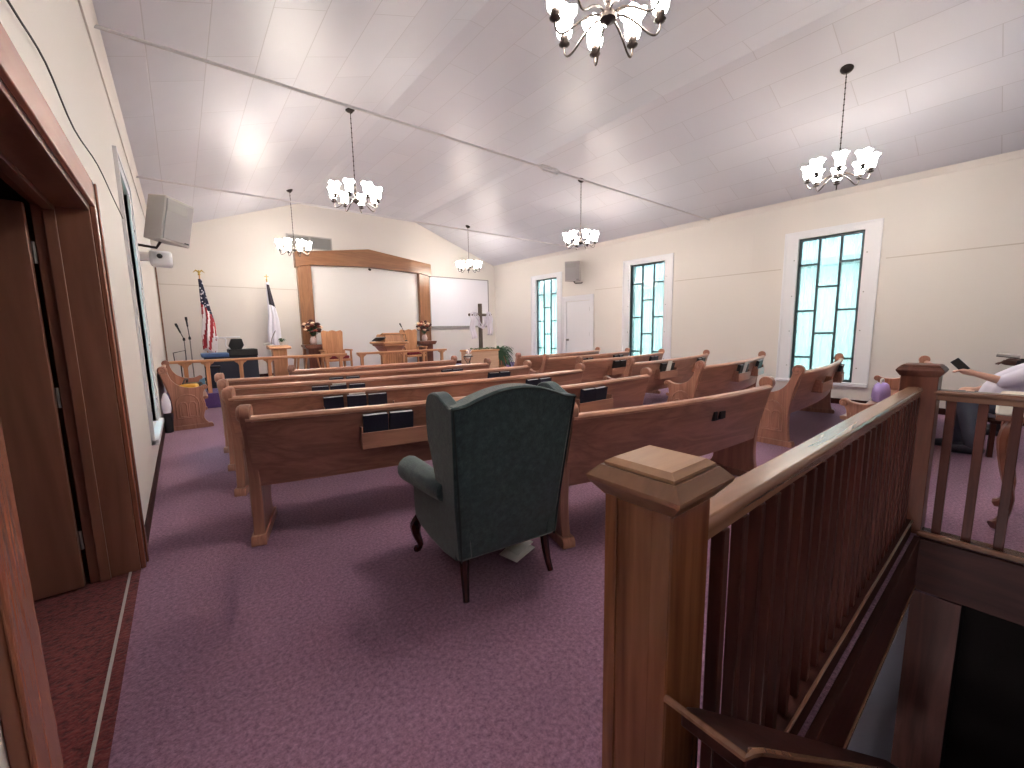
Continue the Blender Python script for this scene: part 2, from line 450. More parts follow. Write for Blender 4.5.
# crown, baseboards, panel joints
for nm, x0, x1, s in (('trim_4', XL, XL+.05, 1), ('trim_5', XR-.05, XR, -1)):
    xw = XL if s > 0 else XR
    prof = [(xw,ZW-.075),(xw+s*.012,ZW-.075),(xw+s*.02,ZW-.05),(xw+s*.045,ZW-.012),(xw+s*.06,ZW+.01),(xw,ZW+.01)]
    struct(MB().prism(prof, YB, YF, 'y').build(nm, wall_m))
def baseboard(nm, xw, s, spans):
    mb = MB()
    for a, b in spans:
        mb.prism([(xw,0),(xw+s*.014,0),(xw+s*.014,.075),(xw+s*.006,.09),(xw,.09)], a, b, 'y')
    struct(mb.build(nm, dark_y))
baseboard('baseboard_left', XL, 1, [(3.105,YF)]); baseboard('baseboard_right', XR, -1, [(YB,7.06),(8.18,YF)])
struct(MB().prism([(YF,.0),(YF-.014,.0),(YF-.014,.34),(YF-.006,.355),(YF,.355)], XL, XR, 'x').build('baseboard_front', dark_x))
jr = MB()
for a, b in ((YB,-1.93),(-.5,1.45),(2.84,4.86),(6.2,7.04)):
    jr.box(XR-.005,XR,a,b,2.27,2.285)
seam_m = plain('wall_seam', srgb(198,188,178), .6)
struct(jr.build('trim_6', seam_m, smooth=False))
jr = MB(); jr.box(XL,2.36,YF-.005,YF,2.35,2.365); jr.box(2.655,5.47,YF-.005,YF,2.35,2.351)
struct(jr.build('trim_7', seam_m, smooth=False))
jr = MB()
for y in (3.35,): jr.box(XR-.004,XR,y-.006,y+.006,2.285,3.0)
struct(jr.build('trim_8', wall_m, smooth=False))

# windows ------------------------------------------------------------
def make_window(idx, xw, s, y0, y1):
    """xw wall face, s=+1 room lies towards +x"""
    r = struct(bpy.data.objects.new('window_%d' % idx, None)); COL.objects.link(r)
    r.location = (xw, (y0+y1)/2, 0)
    hw = (y1-y0)/2; rec = -s*.04
    xa, xb = sorted((rec-s*.04, rec))
    fr = MB()
    t = .032
    fr.box(xa,xb,-hw,-hw+t*1.3,WZ0,WZ1); fr.box(xa,xb,hw-t*1.3,hw,WZ0,WZ1)
    fr.box(xa,xb,-hw+t*1.3,hw-t*1.3,WZ0,WZ0+t*1.3); fr.box(xa,xb,-hw+t*1.3,hw-t*1.3,WZ1-t*1.3,WZ1)
    w3 = 2*hw/3
    lat = MB()
    for yy in (-w3/2, w3/2): lat.box(xa,xb,yy-t/2,yy+t/2,WZ0+t*1.3,WZ1-t*1.3)
    for yy in (-w3, w3):
        for z in (2.31,1.54,.75): lat.box(xa,xb,yy-w3/2+t/2,yy+w3/2-t/2,z-t/2,z+t/2)
    for z in (1.93,1.16): lat.box(xa,xb,-w3/2+t/2,w3/2-t/2,z-t/2,z+t/2)
    fr.build('frame', frame_dark, r, smooth=False)
    lat.build('lattice', frame_dark, r, smooth=False)
    xm = (xa+xb)/2
    MB().box(xm-.003,xm+.003,-hw+.01,hw-.01,WZ0+.01,WZ1-.01).build('glass', glass_m, r, smooth=False)
    cb = MB(); c0, c1 = sorted((0, s*.018)); g0, g1 = sorted((0, s*.028)); W = .175
    cb.box(c0,c1,-hw-W,-hw,WZ0-.05,WZ1+.09); cb.box(c0,c1,hw,hw+W,WZ0-.05,WZ1+.09)
    cb.box(c0,c1,-hw,hw,WZ1,WZ1+.09)
    for q in (-1,1):
        a, b = sorted((q*(hw+W), q*(hw+W+.03)))
        cb.box(g0,g1,a,b,WZ0-.05,WZ1+.12)
    cb.box(g0,g1,-hw-W,hw+W,WZ1+.09,WZ1+.12)
    # reveal lining of the opening
    e0, e1 = sorted((-s*.2, 0))
    cb.box(e0,e1,-hw-.012,-hw+.0,WZ0,WZ1); cb.box(e0,e1,hw,hw+.012,WZ0,WZ1)
    cb.build('casing', trim_m, r, bevel=.002)
    sb0, sb1 = sorted((-s*.045, s*.055))
    MB().box(sb0,sb1,-hw-W-.03,hw+W+.03,WZ0-.055,WZ0-.001).build('sill', trim_m, r, bevel=.006)
    for q in (-1,1):
        for z in (.6,1.2,1.8,2.4):
            mt = Matrix.Rotation(s*PI/2, 3, 'Y')
            MB().lathe([(.009,0),(.008,.004),(.003,.006)], (s*.018, q*(hw+.045), z), 8, mt).build('screw', grey_metal, r)
    return r
k = 1
for a, b in WR: make_window(k, XR, -1, a, b); k += 1
for a, b in WLF: make_window(k, XL, 1, a, b); k += 1

# white door on the right wall
d2 = struct(bpy.data.objects.new('door_2', None)); COL.objects.link(d2); d2.location = (XR, 7.62, 0)
dp = MB(); dp.box(-.012,0,-.41,.41,.01,2.03); dp.build('door_panel', trim_m, d2, bevel=.003)
cs = MB(); cs.box(-.03,0,-.53,-.42,0,2.15); cs.box(-.03,0,.42,.53,0,2.15); cs.box(-.03,0,-.42,.42,2.04,2.15)
cs.box(-.045,-.03,-.56,-.50,0,2.18); cs.box(-.045,-.03,.50,.56,0,2.18); cs.box(-.045,-.03,-.50,.50,2.12,2.18)
cs.build('casing', trim_m, d2, bevel=.003)
mt = Matrix.Rotation(-PI/2, 3, 'Y')
MB().lathe([(.028,0),(.028,.006),(.012,.012),(.012,.035),(.026,.045),(.03,.06),(.022,.075),(.005,.08)], (-.012,.35,1.0), 14, mt).build('knob', grey_metal, d2)
for z in (.5,1.15,1.8):
    MB().tube([(-.016,-.415,z-.05),(-.016,-.415,z+.05)], .008, 8).build('hinge', grey_metal, d2)

# exterior ---------------------------------------------------------------
gd_ = MB(); gd_.box(XR+.2,40,-30,40,-.9,-.75); gd_.box(-30,-2.8,-30,40,-.9,-.75); gd_.box(-2.8,XR+.2,YF+.2,40,-.9,-.75); gd_.box(-2.8,XR+.2,-30,YB-.2,-.9,-.75); gd_.box(-2.8,XL-.2,4.4,YF+.2,-.9,-.75); gd_.box(-2.8,XL-.2,YB-.2,-.6,-.9,-.75)
struct(gd_.build('ground', grass_m, smooth=False))
struct(MB().box(-6.2,-6,-6,16,-.75,4.2).build('sky_blocker_wall', siding, smooth=False))  # added unseen wall, blocks part of the sky light at the left window
hs = thing('neighbouring_house', 'white board-sided house standing outside the right windows', 'house', (11.6, 3.0, -.75))
w = MB(); w.box(0,4,-6,9.5,0,3.35)
for i in range(62): w.box(-.05,0,-6+i*.25,-6+i*.25+.06,0,3.35)
w.build('siding_wall', siding, hs, smooth=False)
MB().box(-.06,0,-6,9.5,3.15,3.35).build('frieze_board', siding, hs)
MB().prism([(-.45,3.35),(-.45,3.5),(2.0,4.6),(4.45,3.5),(4.45,3.35)], -6.3, 9.8, 'y').build('roof', roof_m, hs, smooth=False)
def tree(loc, h, label, seed):
    rnd = random.Random(seed)
    t = thing('tree', label, 'tree', loc)
    tb = MB(); tb.tube([(0,0,0),(.05,0,h*.35),(0,.1,h*.6),(.1,.05,h)], [.22,.17,.12,.03], 10)
    ends = []
    for i in range(34):
        z = h*(.3+.65*rnd.random()); a = rnd.random()*2*PI; L = (h-z)*.35+1.0
        p1 = (cos(a)*L*.5, sin(a)*L*.5, z+L*.25); p2 = (cos(a)*L, sin(a)*L, z+L*.55)
        tb.tube([(0,0,z), p1, p2], [.06,.04,.012], 6)
        ends += [p1, p2]
        for q in range(3):
            a2 = a+rnd.uniform(-1,1); e = (p1[0]+cos(a2)*L*.5, p1[1]+sin(a2)*L*.5, p1[2]+L*.3)
            tb.tube([p1, e], [.025,.008], 5); ends.append(e)
    tb.build('trunk', bark, t)
    lv = MB()
    for e in ends:
        for q in range(14):
            c = Vector(e)+Vector((rnd.gauss(0,.3),rnd.gauss(0,.3),rnd.gauss(0,.25)))
            u = Vector((rnd.gauss(0,1),rnd.gauss(0,1),rnd.gauss(0,1))).normalized()*.11
            v = u.orthogonal().normalized()*.05
            lv.add([c-u, c+v, c+u, c-v], [(0,1,2,3)])
    lv.build('foliage', leaf_mid, t, smooth=False)
tree((18.2,4.4,-.75), 8.5, 'leafy tree rising behind the white house outside the right windows', 3)

# ------------------------------------------------------------------ platform
PY = 9.0; PZ = .26
struct(MB().box(XL,XR,PY,YF,0,PZ).build('platform', carpet_purple, bevel=.01))
struct(MB().box(XL,XR,PY-.02,PY+.01,PZ-.03,PZ+.004).build('trim_9', carpet_purple))

# ------------------------------------------------------------------ pews
class Pew:
    def __init__(s, x0, x1, y0, xc, R):
        s.x0, s.x1, s.y0, s.xc, s.R = x0, x1, y0, xc, R
    def y(s, x): return s.y0 + (x-s.xc)**2/(2*s.R)
    def th(s, x): return math.atan((x-s.xc)/s.R)
    def pt(s, x, v, z):
        t = s.th(x); return (x - v*sin(t), s.y(x) + v*cos(t), z)
def end_outline():
    rear = smoothpath([(.015,.055),(.035,.16),(.04,.3),(.03,.45),(.0,.62),(-.038,.75),(-.062,.80)], 3)
    knob = arc(-.02, .835, .054, 205, -30, 12)
    front = smoothpath([(.03,.785),(.06,.70),(.12,.625),(.20,.585),(.29,.572),(.37,.585)], 3)
    scroll = arc(.415, .572, .036, 110, -100, 8)
    low = smoothpath([(.392,.50),(.385,.42),(.405,.34),(.40,.26),(.375,.18),(.385,.11),(.43,.055)], 3)
    return rear+knob+front+scroll+low
ENDO = end_outline()
def carve_paths():
    """two pointed lancets under an arch, in (v,z)"""
    return [[(.08,.16),(.08,.36)]+arc(.205,.36,.125,180,0,8)+[(.33,.16),(.08,.16)],
            [(.115,.18),(.115,.34)]+arc(.155,.34,.04,180,0,5)+[(.195,.18),(.115,.18)],
            [(.215,.18),(.215,.34)]+arc(.255,.34,.04,180,0,5)+[(.295,.18),(.215,.18)]]
def make_pew(pew, label, group, racks=(), carve='L', holder=None, cups=()):
    ox, oy = pew.x0, pew.y(pew.x0)
    r = thing('pew', label, 'pew', (ox, oy, 0), 0, group)
    def L(x, v, z):
        p = pew.pt(x, v, z); return (p[0]-ox, p[1]-oy, p[2])
    n = max(6, int((pew.x1-pew.x0)*5))
    xs = [pew.x0+.03+(pew.x1-pew.x0-.06)*i/n for i in range(n+1)]
    def sweep(prof, name, mat, xs=xs):
        return MB().loft([[L(x, v, z) for v, z in prof] for x in xs]).build(name, mat, r)
    bk_r = [(-.052,.785),(-.035,.70),(-.005,.58),(.03,.46),(.045,.36)]
    bk = bk_r + [(v+.024, z) for v, z in reversed(bk_r)]
    sweep(bk, 'backrest', oak_x)
    sweep([(-.066,.79),(-.070,.803),(-.062,.818),(-.045,.824),(-.025,.82),(-.014,.805),(-.018,.788)], 'top_rail', oak_rail)
    sweep([(.06,.40),(.06,.425),(.30,.425),(.42,.44),(.445,.43),(.44,.405),(.40,.395),(.40,.34),(.38,.34),(.375,.395)], 'seat', oak_x)
    for side, xe in (('L', pew.x0), ('R', pew.x1)):
        x = xe; t = pew.th(x); e = r
        a, b = (0,.06) if side == 'L' else (-.06,0)
        P = pew.pt(x, 0, 0); org = (P[0]-ox, P[1]-oy, 0)
        en = MB().prism(ENDO, a, b, 'x').build('end_panel', oak_z, e, loc=org, rot=(0,0,t), bevel=.006)
        MB().prism([(-.02,0),(.47,0),(.47,.035),(.455,.06),(-.005,.06),(-.02,.035)], a-.012, b+.012, 'x').build('foot_plinth', oak_z, en, bevel=.004)
        out = a if side == 'L' else b; sg = -1 if side == 'L' else 1
        rl = MB(); rk = MB()
        rl.lathe([(.046,0),(.046,.008),(.038,.014),(.02,.012),(.016,.018),(.002,.02)], (out,-.02,.835), 14, Matrix.Rotation(sg*PI/2,3,'Y'))
        rk.lathe([(.034,0),(.034,.008),(.026,.014),(.014,.012),(.011,.018),(.002,.02)], (out,.415,.572), 12, Matrix.Rotation(sg*PI/2,3,'Y'))
        rl.build('scroll_rosette', oak_z, en); rk.build('scroll_rosette', oak_z, en)
        if carve == side or carve == 'LR':
            cv = MB()
            for p in carve_paths(): cv.tube([(out, u, w_) for u, w_ in p], .012, 6)
            cv.tube([(out, u-.03, w_) for u, w_ in ENDO[-18:-1]], .005, 5)
            cv.build('carved_arches', oak_z, en)
    for xm, wd in racks:
        t = pew.th(xm); P = pew.pt(xm, -.012, 0); org = (P[0]-ox, P[1]-oy, 0)
        m = MB(); h = wd/2
        m.box(-h,h,-.085,-.073,.545,.655); m.box(-h,h,-.073,.018,.545,.557)
        m.box(-h,-h+.012,-.073,.012,.557,.69); m.box(h-.012,h,-.073,.012,.557,.69)
        m.build('book_rack', oak_x, r, loc=org, rot=(0,0,t), bevel=.003)
    if holder:
        xm = holder; t = pew.th(xm); P = pew.pt(xm, -.03, 0); org = (P[0]-ox, P[1]-oy, 0)
        m = MB(); m.box(-.075,-.035,-.012,.01,.635,.70); m.box(.0,.065,-.012,.008,.64,.695); m.box(-.075,.065,.0,.012,.632,.64)
        m.build('envelope_holder', black, r, loc=org, rot=(0,0,t), bevel=.003)
    return r
# books
book_no = 0
bk0 = None
def book_proto(mat, nm):
    b = thing(nm, 'hymnal', 'hymnal', (0,0,0), 0, 'hymnals in the pew racks')
    h, w_, t = .215, .155, .042
    c = MB(); c.box(-w_/2,w_/2,-t/2,-t/2+.003,0,h); c.box(-w_/2,w_/2,t/2-.003,t/2,0,h); c.box(-w_/2,-w_/2+.004,-t/2+.003,t/2-.003,0,h)
    c.build('cover', mat, b, bevel=.001)
    MB().box(-w_/2+.004,w_/2-.004,-t/2+.003,t/2-.003,.004,h-.004).build('pages', pages_m, b, smooth=False)
    return b
PROTO = {}
def place_book(pew, x, mat, label, group, lean=0, z=.560, v=-.036):
    key = mat.name
    P = pew.pt(x, v, z); rot = (math.radians(11+lean), random.uniform(-.03,.03), pew.th(x)+random.uniform(-.02,.02))
    if key not in PROTO:
        b = book_proto(mat, 'hymnal'); PROTO[key] = b
        b.location = P; b.rotation_euler = rot; b['label'] = label; b['group'] = group
    else:
        b = dup(PROTO[key], label, P, rot); b['group'] = group
    return b
def place_paper(pew, x, label, w_=.13, h=.245, v=-.010):
    P = pew.pt(x, v, .558)
    m = MB(); m.prism([(0,0),(.012,.0),(.012,.002),(.003,h),(.0,h)], -w_/2, w_/2, 'x')
    o = m.build('bulletin', paper_m, None, loc=P, rot=(math.radians(12.5),0,pew.th(x)), smooth=False)
    return tag(o, label, 'paper', 'paper bulletins in the pew racks')
LR = [Pew(1.67,3.76,1.33,3.7,7.0), Pew(.235,3.78,2.46,3.2,10.5), Pew(.235,3.74,3.34,3.3,8.5), Pew(.25,3.66,4.22,3.2,9.5), Pew(.27,3.56,5.02,3.2,10), Pew(1.08,3.56,5.98,3.0,20)]
RR = [Pew(4.80,7.46,.60,5.4,9), Pew(4.98,7.46,1.48,5.4,9), Pew(4.93,7.44,2.50,5.4,9), Pew(4.80,7.40,3.41,5.4,9), Pew(4.70,7.34,4.25,5.4,8), Pew(4.72,7.3,5.02,5.4,8), Pew(4.75,7.3,5.78,5.4,7)]
LN = ['short rearmost oak pew of the left block, beside the green armchair', 'long oak pew right in front of the green armchair',
      'long oak pew, third from the back in the left block', 'long oak pew, fourth from the back in the left block',
      'long oak pew, second from the front in the left block', 'short oak pew at the very front of the left block']
LS = ['rearmost left-block pew','pew before the green armchair','third left-block pew from the back','fourth left-block pew from the back','second left-block pew from the front','front left-block pew']
LRK = [(), ((1.22,.72),(2.87,.44)), ((1.17,.58),(3.0,.44)), ((1.24,.56),(3.1,.44)), ((1.5,.5),(2.9,.44)), ()]
for i, p in enumerate(LR):
    make_pew(p, LN[i], 'left block pews', LRK[i], 'L' if i else 'LR', 2.97 if i == 0 else None)
bookx = {1: [(.965,0),(1.125,0),(2.78,1),(2.94,1)], 2: [(.975,0),(1.315,0),(2.9,1),(3.08,1)], 3: [(1.06,0),(1.40,0),(3.02,1),(3.19,1)], 4: [(1.42,0),(1.60,0),(2.82,1),(2.98,1)]}
for i, bl in bookx.items():
    for j, (x, side) in enumerate(bl):
        which = 'left' if j % 2 == 0 else 'right'
        place_book(LR[i], x, navy, '%s blue hymnal in the %s rack of the %s' % (which, ('left','right')[side], LS[i]), 'blue hymnals in the left block', lean=0)
place_book(LR[2], 1.145, navy, 'middle blue hymnal in the left rack of the third left-block pew from the back', 'blue hymnals in the left block')
place_book(LR[3], 1.23, navy, 'middle blue hymnal in the left rack of the fourth left-block pew from the back', 'blue hymnals in the left block')
place_paper(LR[2], 1.15, 'white bulletin between two hymnals on the third left-block pew from the back')
place_paper(LR[3], 1.235, 'white bulletin between two hymnals on the fourth left-block pew from the back')
RN = ['oak pew partly hidden behind the far newel post, rearmost of the right block', 'oak pew below the largest window, its carved end panel facing the aisle',
      'oak pew third from the back in the right block', 'oak pew fourth from the back in the right block',
      'oak pew third from the front in the right block', 'oak pew second from the front in the right block', 'front oak pew of the right block near the white door']
RS = ['rearmost right-block pew','second right-block pew from the back','third right-block pew from the back','fourth right-block pew from the back','third right-block pew from the front','second right-block pew from the front','front right-block pew']
RRK = [(), ((5.75,.46),(6.85,.44)), ((6.1,.46),(6.95,.44)), ((5.66,.5),(6.9,.44)), ((5.62,.48),(6.8,.44)), ((5.7,.46),(6.75,.44)), ()]
for i, p in enumerate(RR):
    make_pew(p, RN[i], 'right block pews', RRK[i], 'L')
    for j, (xm, wd) in enumerate(RRK[i]):
        if i == 1 and j == 0: continue
        for q, dx in (('left',-.09),('right',.09)):
            place_book(p, xm+dx, blackbook, '%s black hymnal in the %s rack of the %s' % (q, ('left','right')[j], RS[i]), 'black hymnals in the right block', lean=random.uniform(-3,2))
for i, x in ((3,5.66),(2,6.1)):
    place_paper(RR[i], x, 'white bulletin standing with black hymnals on the %s' % RS[i], .12, .25, -.06)
# side pew by the left wall, facing across the room
sp = Pew(0, 1.75, 0, .9, 1e6)
r = make_pew(sp, 'oak side pew against the left wall with carved end panel', None, (), 'R')
r.location = (-.215, 9.0-.06, 0); r.rotation_euler = (0,0,-PI/2)
if 'group' in r: del r['group']

# things on / by the side pew
t = thing('tool_bag', 'black and yellow bag lying on the seat of the side pew', 'bag', (.05,8.35,.427), -.2)
MB().rbox((0,.14,.05),(.24,.26,.10)).build('bag_body', black, t, bevel=.03)
MB().rbox((.0,-.10,.05),(.24,.20,.10)).build('yellow_pouch', yellow_m, t, bevel=.03)
MB().tube(smoothpath([(-.08,.2,.1),(-.06,.15,.16),(-.06,.0,.17),(-.08,-.08,.1)],4), .012, 6).build('handle', black, t)
t = thing('plastic_tote', 'grey and white bag standing on the floor between side pew and left wall', 'bag', (-.235,7.12,0), 0)
MB().lathe([(.035,.0),(.05,.01),(.05,.18),(.04,.26),(.045,.28)], (0,0,0), 14).build('dark_base', black, t)
MB().lathe([(.044,.27),(.052,.33),(.05,.42),(.03,.5),(.012,.54)], (0,0,0), 14).build('white_top', cloth_white, t)

# ------------------------------------------------------------------ wing armchair
def wing_chair():
    R_ = thing('wing_armchair', 'dark green wingback armchair seen from behind at the carpeted aisle', 'armchair', (1.205,1.545,0), math.radians(-8))
    sh = lambda p: (p[0], p[1]-.135*(p[2]-.2)+.02*0, p[2])
    top = smoothpath([(.335,.975),(.27,.982),(.2,1.008),(.1,1.036),(0,1.045),(-.1,1.036),(-.2,1.008),(-.27,.982),(-.335,.975)],3)
    outl = [(-.275,.205),(.275,.205),(.287,.4),(.31,.7)] + top + [(-.31,.7),(-.287,.4)]
    MB().prism(outl, 0, .13, 'y', sh).build('back', chair_green, R_, bevel=.026)
    pip = MB()
    for q in (-1,1):
        pip.tube([sh((q*.270,-.003,.21)),sh((q*.281,-.003,.4)),sh((q*.304,-.003,.7)),sh((q*.328,-.003,.965))], .005, 6)
    pip.tube([sh((x,-.003,z-.010)) for x, z in top], .005, 6)
    pip.build('piping', piping_m, R_)
    for q in (-1,1):
        wo = smoothpath([(-.105,.978),(-.06,.972),(.0,.992),(.07,1.018),(.13,1.014),(.175,.985),(.195,.92),(.19,.82),(.18,.72),(.17,.60)],3)+[(.17,.30),(.02,.22),(-.01,.22),(-.03,.50)]
        def ws(p, q=q):
            y, z = p[1], p[2]
            return (q*(p[0] + .055*(max(0, y+.05)) - .055*max(0, min(1,(.8-z)/.5))), y, z)
        m = MB().prism(wo, .268, .335, 'x', ws); m.build('wing', chair_green, R_, bevel=.022)
    for q in (-1,1):
        m = MB()
        pts = smoothpath([(q*.285,.10,.53),(q*.30,.2,.53),(q*.315,.35,.53),(q*.325,.5,.525),(q*.328,.585,.52)],4)
        m.tube(pts, [.055+.018*min(1,i/(len(pts)-1)*1.3) for i in range(len(pts))], 14)
        def ps(p, q=q):
            return (q*(p[0]+.045*p[1]), p[1], p[2])
        ol = [(.02,.205),(.16,.185),(.34,.185),(.5,.2),(.575,.225),(.585,.30),(.588,.45),(.585,.52),(.3,.53),(.0,.53)]
        m.prism(ol, .235, .285, 'x', ps)
        m.build('arm', chair_green, R_, bevel=.012)
        a = MB(); a.lathe([(.066,0),(.062,.012),(.04,.018),(.01,.02)], (q*.328,.587,.52), 16, Matrix.Rotation(-PI/2,3,'X')).build('arm_front', piping_m, R_)
    MB().box(-.275,.275,.07,.59,.215,.36).build('seat_base', chair_green, R_, bevel=.03)
    MB().box(-.265,.265,.09,.62,.36,.47).build('seat_cushion', chair_green, R_, bevel=.04)
    for q in (-1,1):
        MB().tube([(q*.235,.045,.22),(q*.238,.035,.14),(q*.243,.02,.06),(q*.25,.0,.0)], [.026,.023,.019,.016], 8).build('leg', mahog, R_)
        p = smoothpath([(q*.285,.55,.22),(q*.305,.585,.17),(q*.305,.585,.11),(q*.29,.56,.05),(q*.30,.585,.015),(q*.305,.60,.004)],3)
        MB().tube(p, [.036,.036,.034,.034,.032,.028,.025,.022,.019,.017,.016,.018,.022,.024,.022,.014][:len(p)], 8).build('leg', mahog, R_)
wing_chair()
pp = MB(); pp.add([(-.09,-.06,.004),(.09,-.07,.012),(.10,.06,.03),(-.08,.07,.006)], [(0,1,2,3)])
pp.add([(-.05,-.04,.02),(.10,-.05,.035),(.12,.05,.05),(-.03,.06,.028)], [(0,1,2,3)])
o = pp.build('crumpled_paper', paper_m, None, loc=(1.42,1.76,.004), rot=(0,0,.3), solid=.004)
tag(o, 'crumpled white paper on the carpet under the green armchair', 'paper')

# ------------------------------------------------------------------ stair rail
NX, NY = .652, .395
cap_wood = wood('cap_moulding_oak', srgb(100,66,48), srgb(136,98,74), 'x', .3, 8)
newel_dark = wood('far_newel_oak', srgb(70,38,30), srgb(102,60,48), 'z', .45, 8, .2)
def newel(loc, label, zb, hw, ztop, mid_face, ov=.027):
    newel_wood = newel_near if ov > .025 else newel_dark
    r = thing('newel_post', label, 'newel post', (loc[0], loc[1], zb))
    H_ = ztop-zb
    m = MB(); m.box(-hw,hw,-hw,hw,0,H_-.064)
    m.build('post', newel_wood, r, bevel=.004)
    if mid_face:
        for q in (-1,1):
            e = MB(); e.box(-hw-.005,-hw,q*hw-.026*(q>0),q*hw+.034*(q<0),.0,H_-.064)
            e.build('edge_strip', newel_wood, r, bevel=.002)
    c = MB(); a = hw+ov
    def sq(h, z): return [(-h,-h,z),(h,-h,z),(h,h,z),(-h,h,z)]
    c.loft([sq(hw+.003,H_-.068),sq(a-.002,H_-.040),sq(a,H_-.034),sq(a,H_-.031),sq(hw+.009,H_-.012),sq(hw+.006,H_-.012)])
    c.build('cap_moulding', newel_wood if ov < .025 else cap_wood, r, smooth=False)
    d = MB(); b = hw+.004
    d.loft([sq(b-.006,H_-.014),sq(b,H_-.011),sq(b,H_-.006),sq(b-.012,H_+.002)])
    d.build('cap_top', newel_wood if ov < .025 else newel_cap, r, smooth=False)
    return r
newel((NX,NY), 'thick near oak newel post with stepped square cap', -.40, .065, 1.066, True)
newel((3.54,.39), 'far dark newel post with stepped square cap at the railing corner', -.33, .084, 1.05, False, .022)
rail1 = thing('stair_railing', 'long dark wooden railing running between the two newel posts', 'railing', (NX+.068,NY,0))
L1 = 3.50-.080-(NX+.068)
MB().prism([(-.026,.868),(.034,.868),(.034,.888),(.040,.896),(.040,.912),(.034,.920),(-.026,.920),(-.032,.912),(-.032,.896),(-.026,.888)], 0, L1, 'x').build('handrail', rail_wood, rail1, bevel=.003)
MB().prism([(-.05,.0),(.05,.0),(.05,.085),(.04,.095),(-.045,.095),(-.05,.088)], 0, L1, 'x').build('bottom_rail', dark_x, rail1)
MB().tube([(0,-.05,.09),(L1,-.05,.09)], .006, 6).build('edge_bead', cap_wood, rail1)
nb = 27
for i in range(nb):
    x = .055+i*.0985
    if x > L1-.03: break
    MB().box(x-.0145,x+.0145,-.031,-.002,.095,.869).build('baluster', dark_z, rail1, bevel=.003)
rail2 = thing('stair_railing', 'short railing of dark square balusters at the right edge of the stairwell', 'railing', (3.50,.40-.080,0))
MB().prism([(-.036,.845),(.036,.845),(.036,.875),(.045,.885),(.045,.897),(.036,.905),(-.036,.905),(-.045,.897),(-.045,.885),(-.036,.875)], -1.45, 0, 'y').build('handrail', rail_wood_y, rail2, bevel=.003)
MB().prism([(-.066,.0),(.05,.0),(.05,.02),(.04,.028),(-.06,.028),(-.066,.02)], -1.45, 0, 'y').build('bottom_rail', rail_wood_y, rail2)
for i in range(12):
    y = -.075-i*.124
    MB().box(-.020,.020,y-.020,y+.020,.028,.846).build('baluster', dark_z, rail2, bevel=.003)
# fascia boards of the opening
struct(MB().box(NX+.07,HX1+.02,HY1-.03,HY1,-.33,0).build('trim_10', dark_x, bevel=.003))
struct(MB().box(HX1-.02,HX1+.02,-1.05,HY1-.02,-.33,0).build('trim_11', dark_y, bevel=.003))
struct(MB().box(NX+.07,HX1+.03,HY1-.038,HY1-.03,-.33,-.305).build('trim_12', rail_wood, bevel=.002))
# stairwell walls and floor below
struct(MB().box(.8,HX1+.04,HY1-.018,HY1+.05,-2.4,-.34).build('wall_stair', wall_shaded, smooth=False))
sw = MB(); sw.box(HX1-.02,HX1+.06,.10,HY1-.012,-2.4,-.34)
struct(sw.build('trim_13', dark_z, smooth=False))
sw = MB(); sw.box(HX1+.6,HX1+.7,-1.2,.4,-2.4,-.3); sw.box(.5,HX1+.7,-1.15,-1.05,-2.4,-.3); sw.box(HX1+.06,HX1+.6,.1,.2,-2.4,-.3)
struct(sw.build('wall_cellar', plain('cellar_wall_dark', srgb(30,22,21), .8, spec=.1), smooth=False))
struct(MB().box(.3,4.6,-1.3,.5,-2.5,-2.4).build('floor_cellar', step_carpet, smooth=False))
stx = thing('staircase', 'dark carpeted stairs going down beside the railing', 'stairs', (.60,-.40,-2.4))
for i in range(11):
    top = 2.4-.2*(i+1); x0 = .02+i*.25
    MB().box(x0,x0+.28,-.64,.58,top-.05 if i else top-.05,top).box(x0,x0+.03,-.64,.58,max(0,top-.2),top-.05).build('step', step_carpet, stx, bevel=.006)
# sloping guard along the stair
gd = thing('stair_guard', 'sloping dark wooden stair guard descending from the near newel post', 'handrail', (.572,.322,0))
s_ = .80
cap = MB()
def capring(x, z): return [(x,-.125,z),(x,-.027,z),(x,-.027,z-.03),(x,-.125,z-.03)]
cap.loft([capring(0,.690),capring(.02,.683),capring(.06,.655),capring(2.4,.655-.80*2.34)])
cap.build('cap_board', dark_x, gd, bevel=.004)
pn = MB(); pn.prism([(.05,.63),(2.35,.63-.8*2.30),(2.35,.63-.8*2.30-.22),(.05,.41)], -.095, -.06, 'y').build('side_panel', dark_x, gd)
ed = MB(); ed.tube([(.0,0,.69),(0,-.125,.690),(.02,-.125,.683),(.06,-.125,.655),(2.4,-.125,.655-.80*2.34)], .006, 6)
ed.build('edge_bead', rail_wood, gd)

